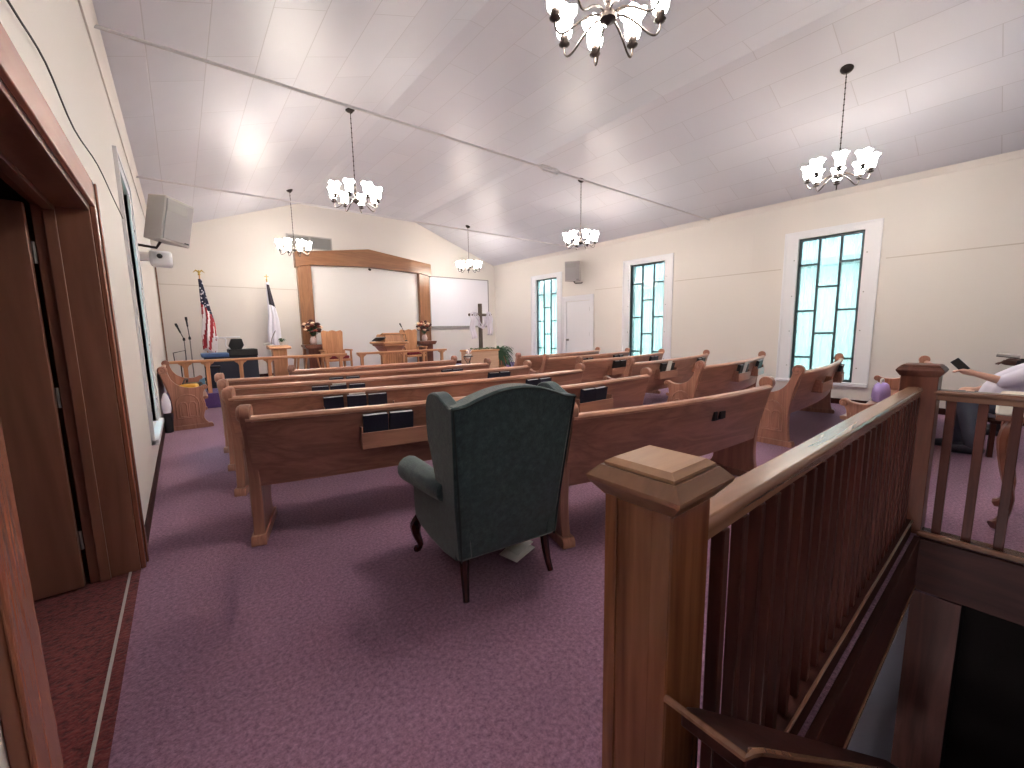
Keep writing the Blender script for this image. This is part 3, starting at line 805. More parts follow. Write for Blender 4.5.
# ------------------------------------------------------------------ chandeliers
def chandelier_proto(loc, label):
    drop = 0
    r = thing('chandelier', label, 'chandelier', loc, 0, 'chandeliers')
    hub = MB(); hub.lathe([(.002,-.012),(.012,-.006),(.016,.0),(.045,.012),(.05,.03),(.04,.048),(.016,.06),(.012,.09),(.022,.105),(.026,.12),(.014,.14),(.010,.2),(.016,.215),(.009,.235),(.006,.26)], n=16)
    hub.build('hub', dark_metal, r)
    for k in range(8):
        a = 2*PI*k/8+.2
        p = smoothpath([(.03,.035),(.09,.035),(.16,.0),(.225,-.048),(.265,-.058),(.288,-.03),(.29,.01)],3)
        arm = MB().tube([(q*cos(a), q*sin(a), z) for q, z in p], .0062, 8).build('arm', dark_metal, r)
        c = (.29*cos(a), .29*sin(a), 0)
        MB().lathe([(.006,.0),(.03,.012),(.033,.018),(.012,.026),(.02,.034),(.026,.042),(.026,.062),(.02,.066)], c, 12).build('cup', dark_metal, arm)
        sm = MB(); N_ = 20
        rings = []
        for i, (rr, z) in enumerate([(.026,.056),(.037,.062),(.044,.082),(.045,.112),(.048,.145),(.058,.172),(.076,.190)]):
            rings.append([(c[0]+rr*(1+(.06*cos(5*2*PI*j/N_) if i > 4 else 0))*cos(2*PI*j/N_), c[1]+rr*(1+(.06*cos(5*2*PI*j/N_) if i > 4 else 0))*sin(2*PI*j/N_), z+(.008*cos(5*2*PI*j/N_) if i == 6 else 0)) for j in range(N_)])
        sm.loft(rings, cap=False)
        so = sm.build('shade', [shade_m, shade_in], arm, solid=.003); so.modifiers['sol'].material_offset = 1; so.modifiers['sol'].material_offset_rim = 1
    return r
CH = [((2.045,5.915), 'chandelier hanging above the middle of the left-block pews'),
      ((2.05,9.85), 'small distant chandelier hanging in front of the ceiling vent grille'),
      ((6.40,9.84), 'small distant chandelier hanging in front of the whiteboard corner'),
      ((6.32,5.68), 'chandelier hanging above the white door and wall speaker'),
      ((6.21,1.574), 'large chandelier hanging near the biggest right window'),
      ((1.99,1.60), 'nearest chandelier, cut off by the top edge of the photo')]
HUBZ = [3.05,3.01,2.97,2.95,3.00,2.96]
first = None
LAMPW = 1.1
for (xy, lab), hz in zip(CH, HUBZ):
    if first is None:
        first = c = chandelier_proto((xy[0],xy[1],hz), lab)
    else:
        c = dup(first, lab, (xy[0],xy[1],hz), (0,0,random.uniform(-.1,.1)))
    top = zc(xy[0])-hz
for c, (xy, lab), hz in zip([o for o in list(COL.objects) if o.name.startswith('chandelier')], CH, HUBZ):
    top = zc(c.location.x)-c.location.z
    m = MB(); nl = int((top-.27)/.03)
    m.tube([(0,0,.25),(0,0,top-.02)], .0045, 6)
    for i in range(nl):
        z = .26+i*(top-.30)/nl
        m.sphere((0,0,z+.012), .009, 6, 4, (1,.6,1.5) if i % 2 else (.6,1,1.5))
    m.build('chain', dark_metal, c)
    sx = 0 if abs(c.location.x-MID) < FLAT else (-1 if c.location.x > MID else 1)*math.atan(SL)
    MB().lathe([(.008,-.05),(.02,-.04),(.045,-.03),(.06,-.012),(.065,.0),(.065,.006)], n=16).build('canopy', dark_metal, c, loc=(0,0,top-.004), rot=(0,-sx,0))
# tie rods
def tie(y, z0, z1, label, buckle=None):
    z0 = z1 = (z0+z1)/2
    r = thing('tie_rod', label, 'tie rod', (XL,y,z0))
    f = (ZW+SL*.0)
    e0 = .012
    MB().tube([(e0,0,0),(XR-XL-e0,0,0)], .0135, 8).build('rod', rod_m, r)
    if buckle:
        b = buckle-XL; m = MB()
        m.tube([(b-.17,0,0),(b-.13,0,.03),(b+.13,0,.03),(b+.17,0,0)], .012, 8); m.tube([(b-.17,0,0),(b-.13,0,-.03),(b+.13,0,-.03),(b+.17,0,0)], .012, 8)
        m.sphere((b-.17,0,0), .022, 8, 6); m.sphere((b+.17,0,0), .022, 8, 6)
        m.build('turnbuckle', rod_m, r)
tie(4.15, 3.385, 3.385, 'nearer long steel tie rod with a turnbuckle crossing under the ceiling', 4.0)
tie(7.57, 3.385, 3.385, 'farther plain steel tie rod crossing the nave near the front wall')

# wall cable, speakers, camera
o = MB().tube(smoothpath([(XL+.012,1.25,2.16),(XL+.012,1.85,2.22),(XL+.012,2.28,2.27),(XL+.012,2.75,2.22),(XL+.012,3.5,2.295),(XL+.012,4.3,2.283),(XL+.012,4.64,2.283),(XL+.012,4.86,2.28)],4), .0032, 6).build('wall_cable', cable_m)
tag(o, 'thin black cable running along the left wall above the door', 'cable')
o = MB().tube([(XL+.03,YF-.05,2.75),(XL+.03,YF-.05,PZ+.005)], .012, 6).build('corner_conduit', rail_wood)
tag(o, 'thin brown conduit down the front left corner of the room', 'conduit')
def speaker(loc, rot, size, label, bracket):
    r = thing('wall_speaker', label, 'speaker', loc); r.rotation_euler = rot
    w_, d, h = size
    m = MB(); m.prism([(-w_/2,0),(w_/2,0),(w_*.36,d),(-w_*.36,d)], 0, h, 'z'); m.build('cabinet', speaker_m, r, bevel=.01)
    g = MB(); g.box(-w_/2+.02,w_/2-.02,-.012,0,.025,h-.025); g.build('grille', grille_m, r, bevel=.004)
    MB().box(-w_/2+.03,w_/2-.1,-.014,-.012,h-.16,h-.06).build('horn_panel', vent_m, r)
    MB().tube(bracket, .016, 8).build('bracket', dark_metal, r)
    MB().box(w_/2-.09,w_/2-.03,-.0135,-.012,.03,.045).build('badge', black, r)
    return r
sp_l = speaker((.06,6.42,2.37), (math.radians(10),math.radians(5),math.radians(46)), (.38,.28,.50), 'big light grey loudspeaker tilted down from the left wall', [(.0,.2,.0),(-.02,.22,-.08),(-.12,.36,-.09),(-.26,.42,-.05)])
sp_r = speaker((XR-.36,7.50,2.52), (math.radians(4),0,math.radians(-62)), (.40,.30,.50), 'light grey loudspeaker mounted on the right wall above the white door', [(.0,.15,.0),(.02,.2,-.05),(.16,.30,-.05),(.24,.34,0)])
t = thing('wall_projector', 'small white boxy projector with dark lens below the left speaker', 'projector', (XL+.09,6.85,2.19))
MB().box(0,.22,-.12,.1,-.04,.14).build('body', trim_m, t, bevel=.03)
MB().lathe([(.028,0),(.028,.03),(.02,.035)], (.10,-.12,.07), 12, Matrix.Rotation(PI/2,3,'X')).build('lens', black, t)
MB().box(-.09,.0,-.04,.04,.02,.12).build('mount', trim_m, t)

# ------------------------------------------------------------------ front wall
fr = thing('wooden_arch', 'tall gabled oak arch framing the white panel on the front wall', 'arch', (4.12,YF,PZ))
MB().box(-1.76,-1.45,-.16,0,0,2.75).build('post', arch_oak_z, fr, bevel=.01)
MB().box(1.44,1.76,-.16,0,0,2.75).build('post', arch_oak_z, fr, bevel=.01)
MB().prism([(-1.80,2.62),(-1.45,2.70),(0,2.76),(1.44,2.70),(1.82,2.62),(1.82,2.98),(0,3.22),(-1.80,2.98)], -.19, 0, 'y').build('gabled_beam', arch_oak, fr, bevel=.01)
MB().tube([(-.02,-.2,2.70),(-.02,-.26,2.68)], .03, 8).build('spotlight', dark_metal, fr)
struct(MB().box(4.12-1.45,4.12+1.44,YF-.03,YF,PZ,PZ+2.80).build('trim_14', white_panel, smooth=False))
vt = thing('vent_grille', 'long grey ceiling-height vent grille on the front wall', 'vent', (2.72,YF,3.52))
MB().box(-.50,.5,-.015,0,-.14,.14).build('backing', vent_m, vt)
fm = MB(); fm.box(-.52,.52,-.03,0,.13,.155); fm.box(-.52,.52,-.03,0,-.155,-.13); fm.box(-.52,-.49,-.03,0,-.13,.13); fm.box(.49,.52,-.03,0,-.13,.13); fm.box(-.02,.02,-.03,0,-.13,.13)
fm.build('frame', speaker_m, vt)
lv = MB()
for i in range(12): lv.rbox((0,-.02,-.12+i*.0215),(.98,.016,.004), Matrix.Rotation(.7,3,'X'))
lv.build('louvres', vent_m, vt)
wb = thing('whiteboard', 'wide whiteboard screen with thin grey frame right of the arch', 'whiteboard', (7.03,YF,2.17))
MB().box(-1.06,1.06,-.012,0,-.72,.74).build('panel', board_white, wb)
f2 = MB(); f2.box(-1.08,1.08,-.03,0,.74,.765); f2.box(-1.08,-1.06,-.03,0,-.74,.74); f2.box(1.06,1.085,-.03,0,-.74,.74)
f2.build('frame', vent_m, wb); MB().box(-1.08,1.08,-.06,0,-.775,-.72).build('tray', vent_m, wb)

# flags
def flag(loc, label, zt, cloth_top, cloth_bot, kind, seed):
    rnd = random.Random(seed)
    r = thing('flag_on_stand', label, 'flag', loc)
    MB().lathe([(.14,0),(.15,.02),(.10,.05),(.03,.08),(.02,.14)], n=18).build('stand', brass, r)
    MB().tube([(0,0,.08),(-.0,0,zt)], .013, 8).build('pole', light_oak_z, r)
    fi = MB()
    if kind == 'us':
        fi.sphere((0,0,zt+.02), .025, 8, 6); fi.sphere((0,0,zt+.07), .022, 8, 6, (1,.8,1.6))
        for q in (-1,1): fi.tube([(0,0,zt+.06),(q*.05,0,zt+.10),(q*.10,0,zt+.05)], [.018,.016,.004], 6)
    else:
        fi.sphere((0,0,zt+.02), .02, 8, 6); fi.box(-.008,.008,-.005,.005,zt+.03,zt+.14); fi.box(-.045,.045,-.005,.005,zt+.085,zt+.10)
    fi.build('finial', brass, r)
    n = 56; rows = 30; rings = []
    for i in range(rows+1):
        u = i/rows; z = cloth_top+(cloth_bot-cloth_top)*u
        w_ = .03+.085*min(1,u*1.3)-.05*max(0,u-.8); d_ = .03+.05*min(1,u*1.3)
        ring = []
        for j in range(n):
            a = 2*PI*j/n
            f = 1+.22*sin(7*a+u*1.2)*min(1,u*2)
            x = .07*min(1,u*1.8)-.06*max(0,u-.55) + w_*cos(a)*f
            y = d_*sin(a)*f - .02
            ring.append((x, y, z + .10*u*(cos(a+2.6))))
        rings.append(ring)
    def mf(i, j):
        u = i/rows
        if kind == 'us':
            if u < .40 + .07*cos(2*PI*j/n): return 2
            return 0 if int((j*14/n + u*3.2)) % 2 else 1
        return 2 if (u < .34 and u > .03 and cos(2*PI*j/n+.2) > -.6) else 1
    mats = [flag_red, flag_white, canton_m] if kind == 'us' else [flag_red, flag_white2, flag_navy]
    MB().loft(rings, True, True, 1, mf).build('flag_cloth', mats, r)
flag((.43,11.0,PZ), 'american flag with gold eagle hanging on a pole by the front left corner', 2.28, 2.20, .66, 'us', 1)
flag((1.66,11.0,PZ), 'white church flag with dark canton on a pole left of the arch', 2.24, 2.20, .74, 'ch', 2)

# altar rails
def altar_rail(x0, x1, y, posts, label, endcap=False):
    r = thing('altar_rail', label, 'altar rail', (x0,y,PZ))
    L_ = x1-x0
    MB().prism([(-.07,.555),(.07,.555),(.075,.575),(.07,.60),(-.07,.60),(-.075,.575)], 0, L_, 'x').build('rail', light_oak, r, bevel=.004)
    for px in posts:
        q = px-x0
        pm = MB(); pm.box(q-.03,q+.03,-.03,.03,0,.555)
        pm.prism([(q-.03,.555),(q-.10,.555),(q-.085,.53),(q-.05,.51),(q-.03,.47)], -.015,.015,'y')
        pm.prism([(q+.03,.555),(q+.10,.555),(q+.085,.53),(q+.05,.51),(q+.03,.47)], -.015,.015,'y')
        pm.build('post', light_oak_z, r, bevel=.004)
altar_rail(-.23, 2.74, 9.12, [.02,.33,.83,1.29,2.35,2.62], 'light oak altar rail on the left side of the platform')
altar_rail(2.98, 5.16, 9.12, [3.07,3.56,4.04,4.55,5.05], 'light oak altar rail in front of the pulpit')

# lectern left
t = thing('lectern', 'small light oak lectern with a lamp and plant behind the left altar rail', 'lectern', (1.58,9.75,PZ))
MB().box(-.13,.13,-.10,.10,.04,.72).build('column', light_oak_z, t, bevel=.008)
MB().box(-.17,.17,-.14,.14,0,.04).build('base', light_oak, t, bevel=.006)
MB().prism([(-.17,.72),(.17,.72),(.19,.76),(.17,.80),(-.17,.77),(-.19,.75)], -.2, .2, 'x').build('slanted_top', light_oak, t, bevel=.006)
t = thing('gooseneck_lamp', 'small white gooseneck lamp on top of the left lectern', 'lamp', (1.44,9.72,PZ+.80))
MB().lathe([(.06,0),(.06,.012),(.015,.02)], n=14).build('base', pot_m, t)
MB().tube(smoothpath([(0,0,.015),(.02,0,.12),(.06,0,.22),(.10,0,.30)],4), .008, 6).build('neck', grey_metal, t)
MB().tube([(-.02,0,.05),(-.13,0,.02)], [.02,.03], 8).build('shade', pot_m, t)
def leafy(mb, c, n, r, lw, up, rnd):
    for i in range(n):
        a = rnd.random()*2*PI; e = rnd.uniform(.1,1.2)
        L_ = r*rnd.uniform(.6,1)
        p0 = Vector(c); p1 = p0+Vector((cos(a)*L_*.5*cos(e*.5), sin(a)*L_*.5*cos(e*.5), up*L_*.6*sin(e)+.3*L_)); p2 = p0+Vector((cos(a)*L_, sin(a)*L_, up*L_*.5*sin(e)))
        sd = Vector((-sin(a),cos(a),0))*lw
        mb.add([p0-sd*.3,p0+sd*.3,p1+sd,p1-sd,p2], [(0,1,2,3),(3,2,4)])
rnd = random.Random(5)
t = thing('small_plant', 'small green plant in a white pot on the left lectern', 'plant', (1.63,9.70,PZ+.80))
MB().lathe([(.03,0),(.045,.06),(.05,.065),(.04,.06)], n=12).build('pot', pot_m, t)
m = MB(); leafy(m, (0,0,.06), 26, .11, .016, 1, rnd); m.build('leaves', fern_green, t, smooth=False)

# pedestals with flowers
def pedestal(x, y, label, lab2, n):
    t = thing('flower_pedestal', label, 'pedestal', (x,y,PZ))
    MB().box(-.20,.20,-.16,.16,0,.10).build('base', mahog_m, t, bevel=.01)
    MB().box(-.17,.17,-.13,.13,.10,.66).build('column', mahog_m, t, bevel=.006)
    MB().prism([(-.21,.66),(.21,.66),(.26,.72),(.26,.76),(-.26,.76),(-.26,.72)], -.2,.2,'y').build('top', mahog_m, t, bevel=.006)
    v = thing('flower_vase', lab2, 'flowers', (x-.02,y,PZ+.76))
    MB().lathe([(.05,0),(.07,.025),(.08,.08),(.065,.15),(.045,.18),(.06,.20)], n=16).build('vase', vase_m, v)
    rr = random.Random(n); pt = {'rust': MB(), 'cream': MB(), 'dark': MB()}; st = MB()
    for i in range(46):
        a = rr.random()*2*PI; ph = rr.uniform(-.35,1.3); R0 = rr.uniform(.13,.215)
        c = (cos(a)*R0*cos(ph), sin(a)*R0*.8*cos(ph), (.37+R0*sin(ph)*1.05))
        kk = rr.choice(['rust','cream','cream','dark','dark'])
        s0 = rr.uniform(.035,.06)
        pt[kk].sphere(c, s0, 8, 5, (1,1,.75)); 
        for q in range(5):
            b = q*2*PI/5; pt[kk].sphere((c[0]+cos(b)*s0*.7,c[1]+sin(b)*s0*.7,c[2]-.005), s0*.55, 6, 4, (1,1,.5))
        st.tube([(0,0,.2),(c[0]*.5,c[1]*.5,c[2]*.8),c], .005, 4)
    st.build('stems', fern_green, v)
    pt['rust'].build('rust_blooms', flower_rust, v); pt['cream'].build('cream_blooms', flower_cream, v); pt['dark'].build('burgundy_blooms', flower_dark, v)
mahog_m = wood('pedestal_wood', srgb(92,50,38), srgb(128,76,58), 'z', .3)
pedestal(2.54,10.9,'dark wooden flower pedestal before the left post of the arch','bouquet of rust and cream flowers in a vase at the left arch post',11)
pedestal(5.52,10.9,'dark wooden flower pedestal before the right post of the arch','bouquet of rust and cream flowers in a vase at the right arch post',12)

# pulpit chairs
def pulpit_chair(x, y, label):
    t = thing('pulpit_chair', label, 'chair', (x,y,PZ))
    MB().prism([(-.23,.40),(.23,.40),(.25,1.06),(.20,1.10),(.12,1.075),(-.12,1.075),(-.20,1.10),(-.25,1.06)], .20,.25,'y').build('back_frame', light_oak_z, t, bevel=.008)
    MB().prism([(-.15,.50),(.15,.50),(.15,.95)]+arc(0,.95,.15,0,180,8)[1:-1]+[(-.15,.95)], .185,.20,'y').build('back_panel', light_oak_z, t, bevel=.005)
    MB().box(-.27,.27,-.25,.23,.36,.42).build('seat_frame', light_oak, t, bevel=.006)
    MB().box(-.25,.25,-.24,.18,.42,.49).build('seat_cushion', red_seat, t, bevel=.025)
    for q in (-1,1):
        MB().box(q*.30-.03,q*.30+.03,-.25,.22,.60,.635).build('arm', light_oak, t, bevel=.01)
        MB().box(q*.29-.02,q*.29+.02,-.24,-.19,.0,.60).build('leg', light_oak_z, t, bevel=.005)
        MB().box(q*.26-.025,q*.26+.025,.20,.25,0,.62).build('leg', light_oak_z, t, bevel=.005)
pulpit_chair(2.90,10.45,'light oak armchair with red seat left of the pulpit')
pulpit_chair(4.90,10.45,'light oak armchair with red seat partly behind the pulpit')
# pulpit
t = thing('pulpit', 'flared light oak pulpit standing on the platform before the white panel', 'pulpit', (4.05,9.85,PZ))
MB().box(-.30,.30,-.22,.22,0,.08).build('base', light_oak, t, bevel=.01)
pc = MB(); pc.box(-.22,.22,-.16,.16,.08,.56)
for i in range(7): pc.box(-.19+i*.06,-.165+i*.06,-.175,-.16,.12,.52)
pc.build('fluted_column', light_oak_z, t)
def rc(hx, hy, z, c=.3): return [(-hx,-hy*c,z),(-hx*.72,-hy,z),(hx*.72,-hy,z),(hx,-hy*c,z),(hx,hy,z),(-hx,hy,z)]
MB().loft([rc(.23,.17,.56),rc(.27,.20,.60),rc(.32,.24,.68),rc(.36,.27,.70),rc(.37,.275,.74)]).build('flared_body', light_oak, t)
MB().loft([rc(.39,.29,.74),rc(.42,.31,.76),rc(.42,.31,.79),rc(.40,.30,.80)]).build('ledge', light_oak, t)
MB().loft([rc(.31,.20,.80),rc(.29,.18,.95),rc(.26,.17,.98)]).build('front_board', light_oak_z, t)
MB().prism([(-.22,.985),(.22,.86),(.235,.89),(-.20,1.015)], -.29, .29,'x').build('desk_top', light_oak, t, bevel=.006)
t = thing('gooseneck_microphone', 'thin gooseneck microphone standing up from the pulpit desk', 'microphone', (4.37,9.66,PZ+.803))
MB().lathe([(.035,0),(.035,.02),(.012,.03)], n=12).build('base', black, t)
MB().tube(smoothpath([(0,0,.02),(-.01,0,.12),(-.05,-.0,.24),(-.11,0,.36)],4), .007, 6).build('neck', dark_metal, t)
MB().tube([(-.105,0,.35),(-.15,0,.44)], [.014,.02], 8).build('capsule', black, t)
t = thing('pulpit_bible', 'open black-covered book lying on the left side of the pulpit desk', 'book', (3.68,9.66,PZ+.845), .15)
MB().rbox((0,0,.02),(.26,.22,.012), Matrix.Rotation(math.radians(-20),3,'X')).build('cover', black, t)
MB().rbox((0,0.0,.035),(.22,.18,.03), Matrix.Rotation(math.radians(-20),3,'X')).build('pages', pages_m, t, bevel=.008)

# side table with papers
t = thing('side_table', 'low pinkish oak table behind the left altar rail holding papers', 'table', (2.14,9.62,PZ))
MB().box(-.36,.36,-.2,.2,.52,.55).build('tabletop', light_oak, t, bevel=.006)
for q in (-1,1):
    for w_ in (-1,1):
        MB().tube([(q*.26,w_*.14,.52),(q*.33,w_*.17,0)], [.024,.02], 8).build('leg', light_oak_z, t)
    MB().tube([(q*.1,-.15,.52),(q*.2,-.15,.0)], .018, 8).build('brace', light_oak_z, t)
o = MB().rbox((0,0,.012),(.34,.22,.024)).build('paper_stack', paper_m, None, loc=(2.08,9.60,PZ+.55), rot=(0,0,.1), bevel=.002); tag(o, 'stack of white papers lying on the low table behind the altar rail', 'paper')

# keyboard corner, left of platform
t = thing('upright_case', 'big dark navy equipment cabinet with blue top behind the left altar rail', 'cabinet', (.74,10.05,PZ))
MB().box(-.42,.46,-.20,.25,0,.60).build('body', navy_box, t, bevel=.01)
MB().box(-.46,-.02,-.22,.27,.60,.68).build('blue_lid', blue_m, t, bevel=.015)
MB().box(-.02,.47,-.22,.27,.60,.74).build('black_lid', black, t, bevel=.012)
t = thing('stage_monitor', 'black hexagonal stage monitor on a white arm above the navy cabinet', 'monitor', (.86,9.95,PZ+.74))
MB().prism([(-.13,.07),(-.09,.0),(.08,.0),(.13,.08),(.10,.21),(-.08,.21)], -.06,.06,'y').build('cabinet', black, t, bevel=.012)
MB().tube(smoothpath([(-.10,.03,.0),(-.17,.03,.08),(-.16,.03,.2),(-.22,.03,.24)],4), .012, 6).build('arm', trim_m, t)
MB().tube([(-.3,.03,.24),(.08,.03,.245)], .014, 8).sphere((-.30,.03,.24), .03, 8, 6).build('crossbar', trim_m, t)
o = MB().box(-.10,.10,-.08,.08,0,.25).build('plastic_crate', lblue, None, loc=(.18,9.45,PZ), bevel=.01); tag(o, 'light blue plastic crate behind the left end of the altar rail', 'crate')
t = thing('folding_stool', 'small black stool with thin legs behind the left altar rail', 'stool', (.42,9.50,PZ))
MB().box(-.12,.12,-.10,.10,.42,.46).build('seat', black, t, bevel=.01)
for q in (-1,1):
    for w_ in (-1,1): MB().tube([(q*.09,w_*.08,.42),(q*.11,w_*.1,0)], .01, 6).build('leg', black, t)
o = MB().lathe([(.05,0),(.07,.02),(.07,.18),(.05,.2)], n=14).build('metal_canister', grey_metal, None, loc=(.60,9.42,PZ)); tag(o, 'silver canister beside the small black stool on the platform', 'canister')
def mic_stand(x, y, h, label, boom):
    t = thing('microphone_stand', label, 'microphone stand', (x,y,PZ))
    for k in range(3):
        a = 2*PI*k/3+.4; MB().tube([(0,0,.18),(cos(a)*.2,sin(a)*.2,.01)], .008, 6).build('leg', black, t)
    MB().tube([(0,0,.12),(0,0,h)], .009, 8).build('pole', grey_metal, t)
    MB().lathe([(.02,-.03),(.022,0),(.014,.03)], (0,0,h), 8).build('clutch', black, t)
    MB().tube([(0,0,h)]+boom, .0075, 6).build('boom', black, t)
    e = Vector(boom[-1]); d = (e-Vector((0,0,h))).normalized()
    MB().tube([e-d*.06,e+d*.05,e+d*.09,e+d*.13], [.013,.016,.022,.018], 8).build('microphone', black, t)
mic_stand(.05,10.25,.96,'microphone stand with boom leaning left near the front left corner',[(-.06,0,1.14)])
mic_stand(.14,10.30,.98,'tall microphone stand with upright black microphone left of the american flag',[(-.015,0,1.26)])
t = thing('music_stand', 'black music stand behind the left end of the altar rail', 'music stand', (-.04,9.65,PZ))
MB().tube([(0,0,.1),(0,0,.55)], .009, 8).build('pole', black, t)
for k in range(3):
    a = 2*PI*k/3; MB().tube([(0,0,.16),(cos(a)*.16,sin(a)*.16,.008)], .008, 6).build('leg', black, t)
fm = MB(); fm.tube([(-.08,0,.55),(-.09,.03,.72),(.09,.03,.76),(.08,0,.58),(-.08,0,.55)], .008, 6); fm.box(-.08,.08,.0,.02,.545,.56); fm.build('desk_frame', black, t)

# cross with cloth, planter, fern, stand
t = thing('wooden_cross', 'grey wooden cross standing before the whiteboard', 'cross', (6.02,8.8,0))
MB().box(-.045,.045,-.03,.03,.0,1.97).build('upright', cross_wood, t, bevel=.005)
MB().tube([(-.34,-.0,1.69),(.34,-.0,1.69)], .034, 10).build('crossbar', cross_wood, t)
MB().box(-.22,.22,-.22,.22,0,.05).build('base', cross_wood, t, bevel=.005)
def drape():
    m = MB(); path = []
    prof = smoothpath([(-.22,1.10),(-.26,1.35),(-.245,1.6),(-.22,1.735),(-.14,1.66),(-.05,1.47),(.02,1.36),(.09,1.42),(.16,1.58),(.225,1.735),(.26,1.6),(.275,1.4),(.26,1.17)],5)
    rings = []
    n = len(prof)
    for i, (x, z) in enumerate(prof):
        w_ = .085 if (i < n*.25 or i > n*.75) else .05+.02*sin(i)
        y = -.045-.02*sin(i*.9)
        nx = prof[min(i+1,n-1)][0]-prof[max(i-1,0)][0]; nz = prof[min(i+1,n-1)][1]-prof[max(i-1,0)][1]
        l_ = math.hypot(nx,nz); px, pz = -nz/l_, nx/l_
        rings.append([(x+px*w_*(k/6-.5)*2, y+.018*sin(k*2.1), z+pz*w_*(k/6-.5)*2*.6) for k in range(7)])
    m.loft(rings, cap=False, closed=False)
    o = m.build('cross_drape', cloth_white, None, loc=(6.02,8.8,0), solid=.008)
    tag(o, 'white cloth draped over the arms of the wooden cross', 'cloth')
drape()
t = thing('planter_box', 'wide beige wooden planter box in front of the standing cross', 'planter', (5.62,8.25,0))
MB().box(-.42,.40,-.2,.2,0,.80).build('box', light_oak_b if 'light_oak_b' in globals() else wood('beige_oak', srgb(190,150,124), srgb(216,178,150), 'x', .45), t, bevel=.008)
MB().box(-.44,.42,-.22,.22,.80,.84).build('lid', light_oak, t, bevel=.006)
m = MB(); rnd = random.Random(8)
for i in range(9): leafy(m, (-.32+i*.07,-.05+.1*rnd.random(),.84), 10, .10, .012, .4, rnd)
m.build('low_greenery', leaf_mid, t, smooth=False)
t = thing('potted_fern', 'bushy dark green fern in a tall pot right of the planter box', 'plant', (6.46,8.62,0))
MB().lathe([(.12,0),(.16,.25),(.2,.6),(.21,.64),(.18,.62)], n=18).build('pot', light_oak, t)
m = MB(); rnd = random.Random(9)
for i in range(260):
    a = rnd.random()*2*PI; L_ = rnd.uniform(.25,.47); e = rnd.uniform(.3,1.3)
    p = [Vector((0,0,.62))]
    for k in range(1,6):
        u = k/5; p.append(Vector((cos(a)*L_*u, sin(a)*L_*u*.9, .62+ L_*(1.5*sin(e)*u - 1.35*u*u*(1.1-.3*sin(e))) + .05)))
    for k in range(5):
        sd = Vector((-sin(a),cos(a),0))*(.05*(1-k/6))
        m.add([p[k]-sd,p[k]+sd,p[k+1]+sd*.85,p[k+1]-sd*.85], [(0,1,2,3)])
m.build('fronds', fern_green, t, smooth=False)
t = thing('wire_plant_stand', 'small black wire stand holding a white flower pot by the front pews', 'plant stand', (4.86,7.6,0))
m = MB()
for k in range(3):
    a = 2*PI*k/3+.5
    m.tube(smoothpath([(cos(a)*.10,sin(a)*.10,.74),(cos(a)*.07,sin(a)*.07,.66),(cos(a)*.015,sin(a)*.015,.55),(cos(a)*.05,sin(a)*.05,.3),(cos(a)*.14,sin(a)*.14,.008)],4), .008, 6)
m.tube([(cos(2*PI*k/20)*.10,sin(2*PI*k/20)*.10,.74) for k in range(21)], .009, 6)
m.build('wire_frame', black, t)
v = thing('flower_pot', 'white pot with pale flowers sitting in the black wire stand', 'plant', (4.86,7.6,.70))
MB().lathe([(.045,0),(.07,.08),(.075,.09),(.05,.085)], n=14).build('pot', pot_m, v)
m = MB(); rnd = random.Random(4)
for i in range(12):
    c = (rnd.uniform(-.05,.05),rnd.uniform(-.05,.05),.12+rnd.random()*.08); m.sphere(c,.024,6,4); m.tube([(0,0,.06),c],.004,4)
m.build('blooms', flag_white, v)

# ------------------------------------------------------------------ back right: table, people
t = thing('cabriole_table', 'small wooden side table with curved legs and cream cover behind the right railing', 'table', (4.17,-.12,0))
MB().box(-.31,.31,-.24,.20,.70,.735).build('apron', mahog_m, t, bevel=.005)
MB().box(-.32,.32,-.25,.205,.735,.82).build('cream_cover', cream_cloth, t, bevel=.015)
for q in (-1,1):
    for w_ in (-1,1):
        x, y = q*.25, (.12 if w_ > 0 else -.2)
        p = smoothpath([(x,y,.70),(x+q*.03,y+w_*.03,.58),(x+q*.015,y+w_*.015,.40),(x-q*.03,y-w_*.02,.2),(x-q*.01,y,.06),(x+q*.02,y+w_*.03,.02)],3)
        MB().tube(p, [.03,.036,.038,.036,.032,.029,.026,.024,.022,.021,.02,.022,.026,.03,.034,.036][:len(p)], 8).build('leg', mahog_m, t)

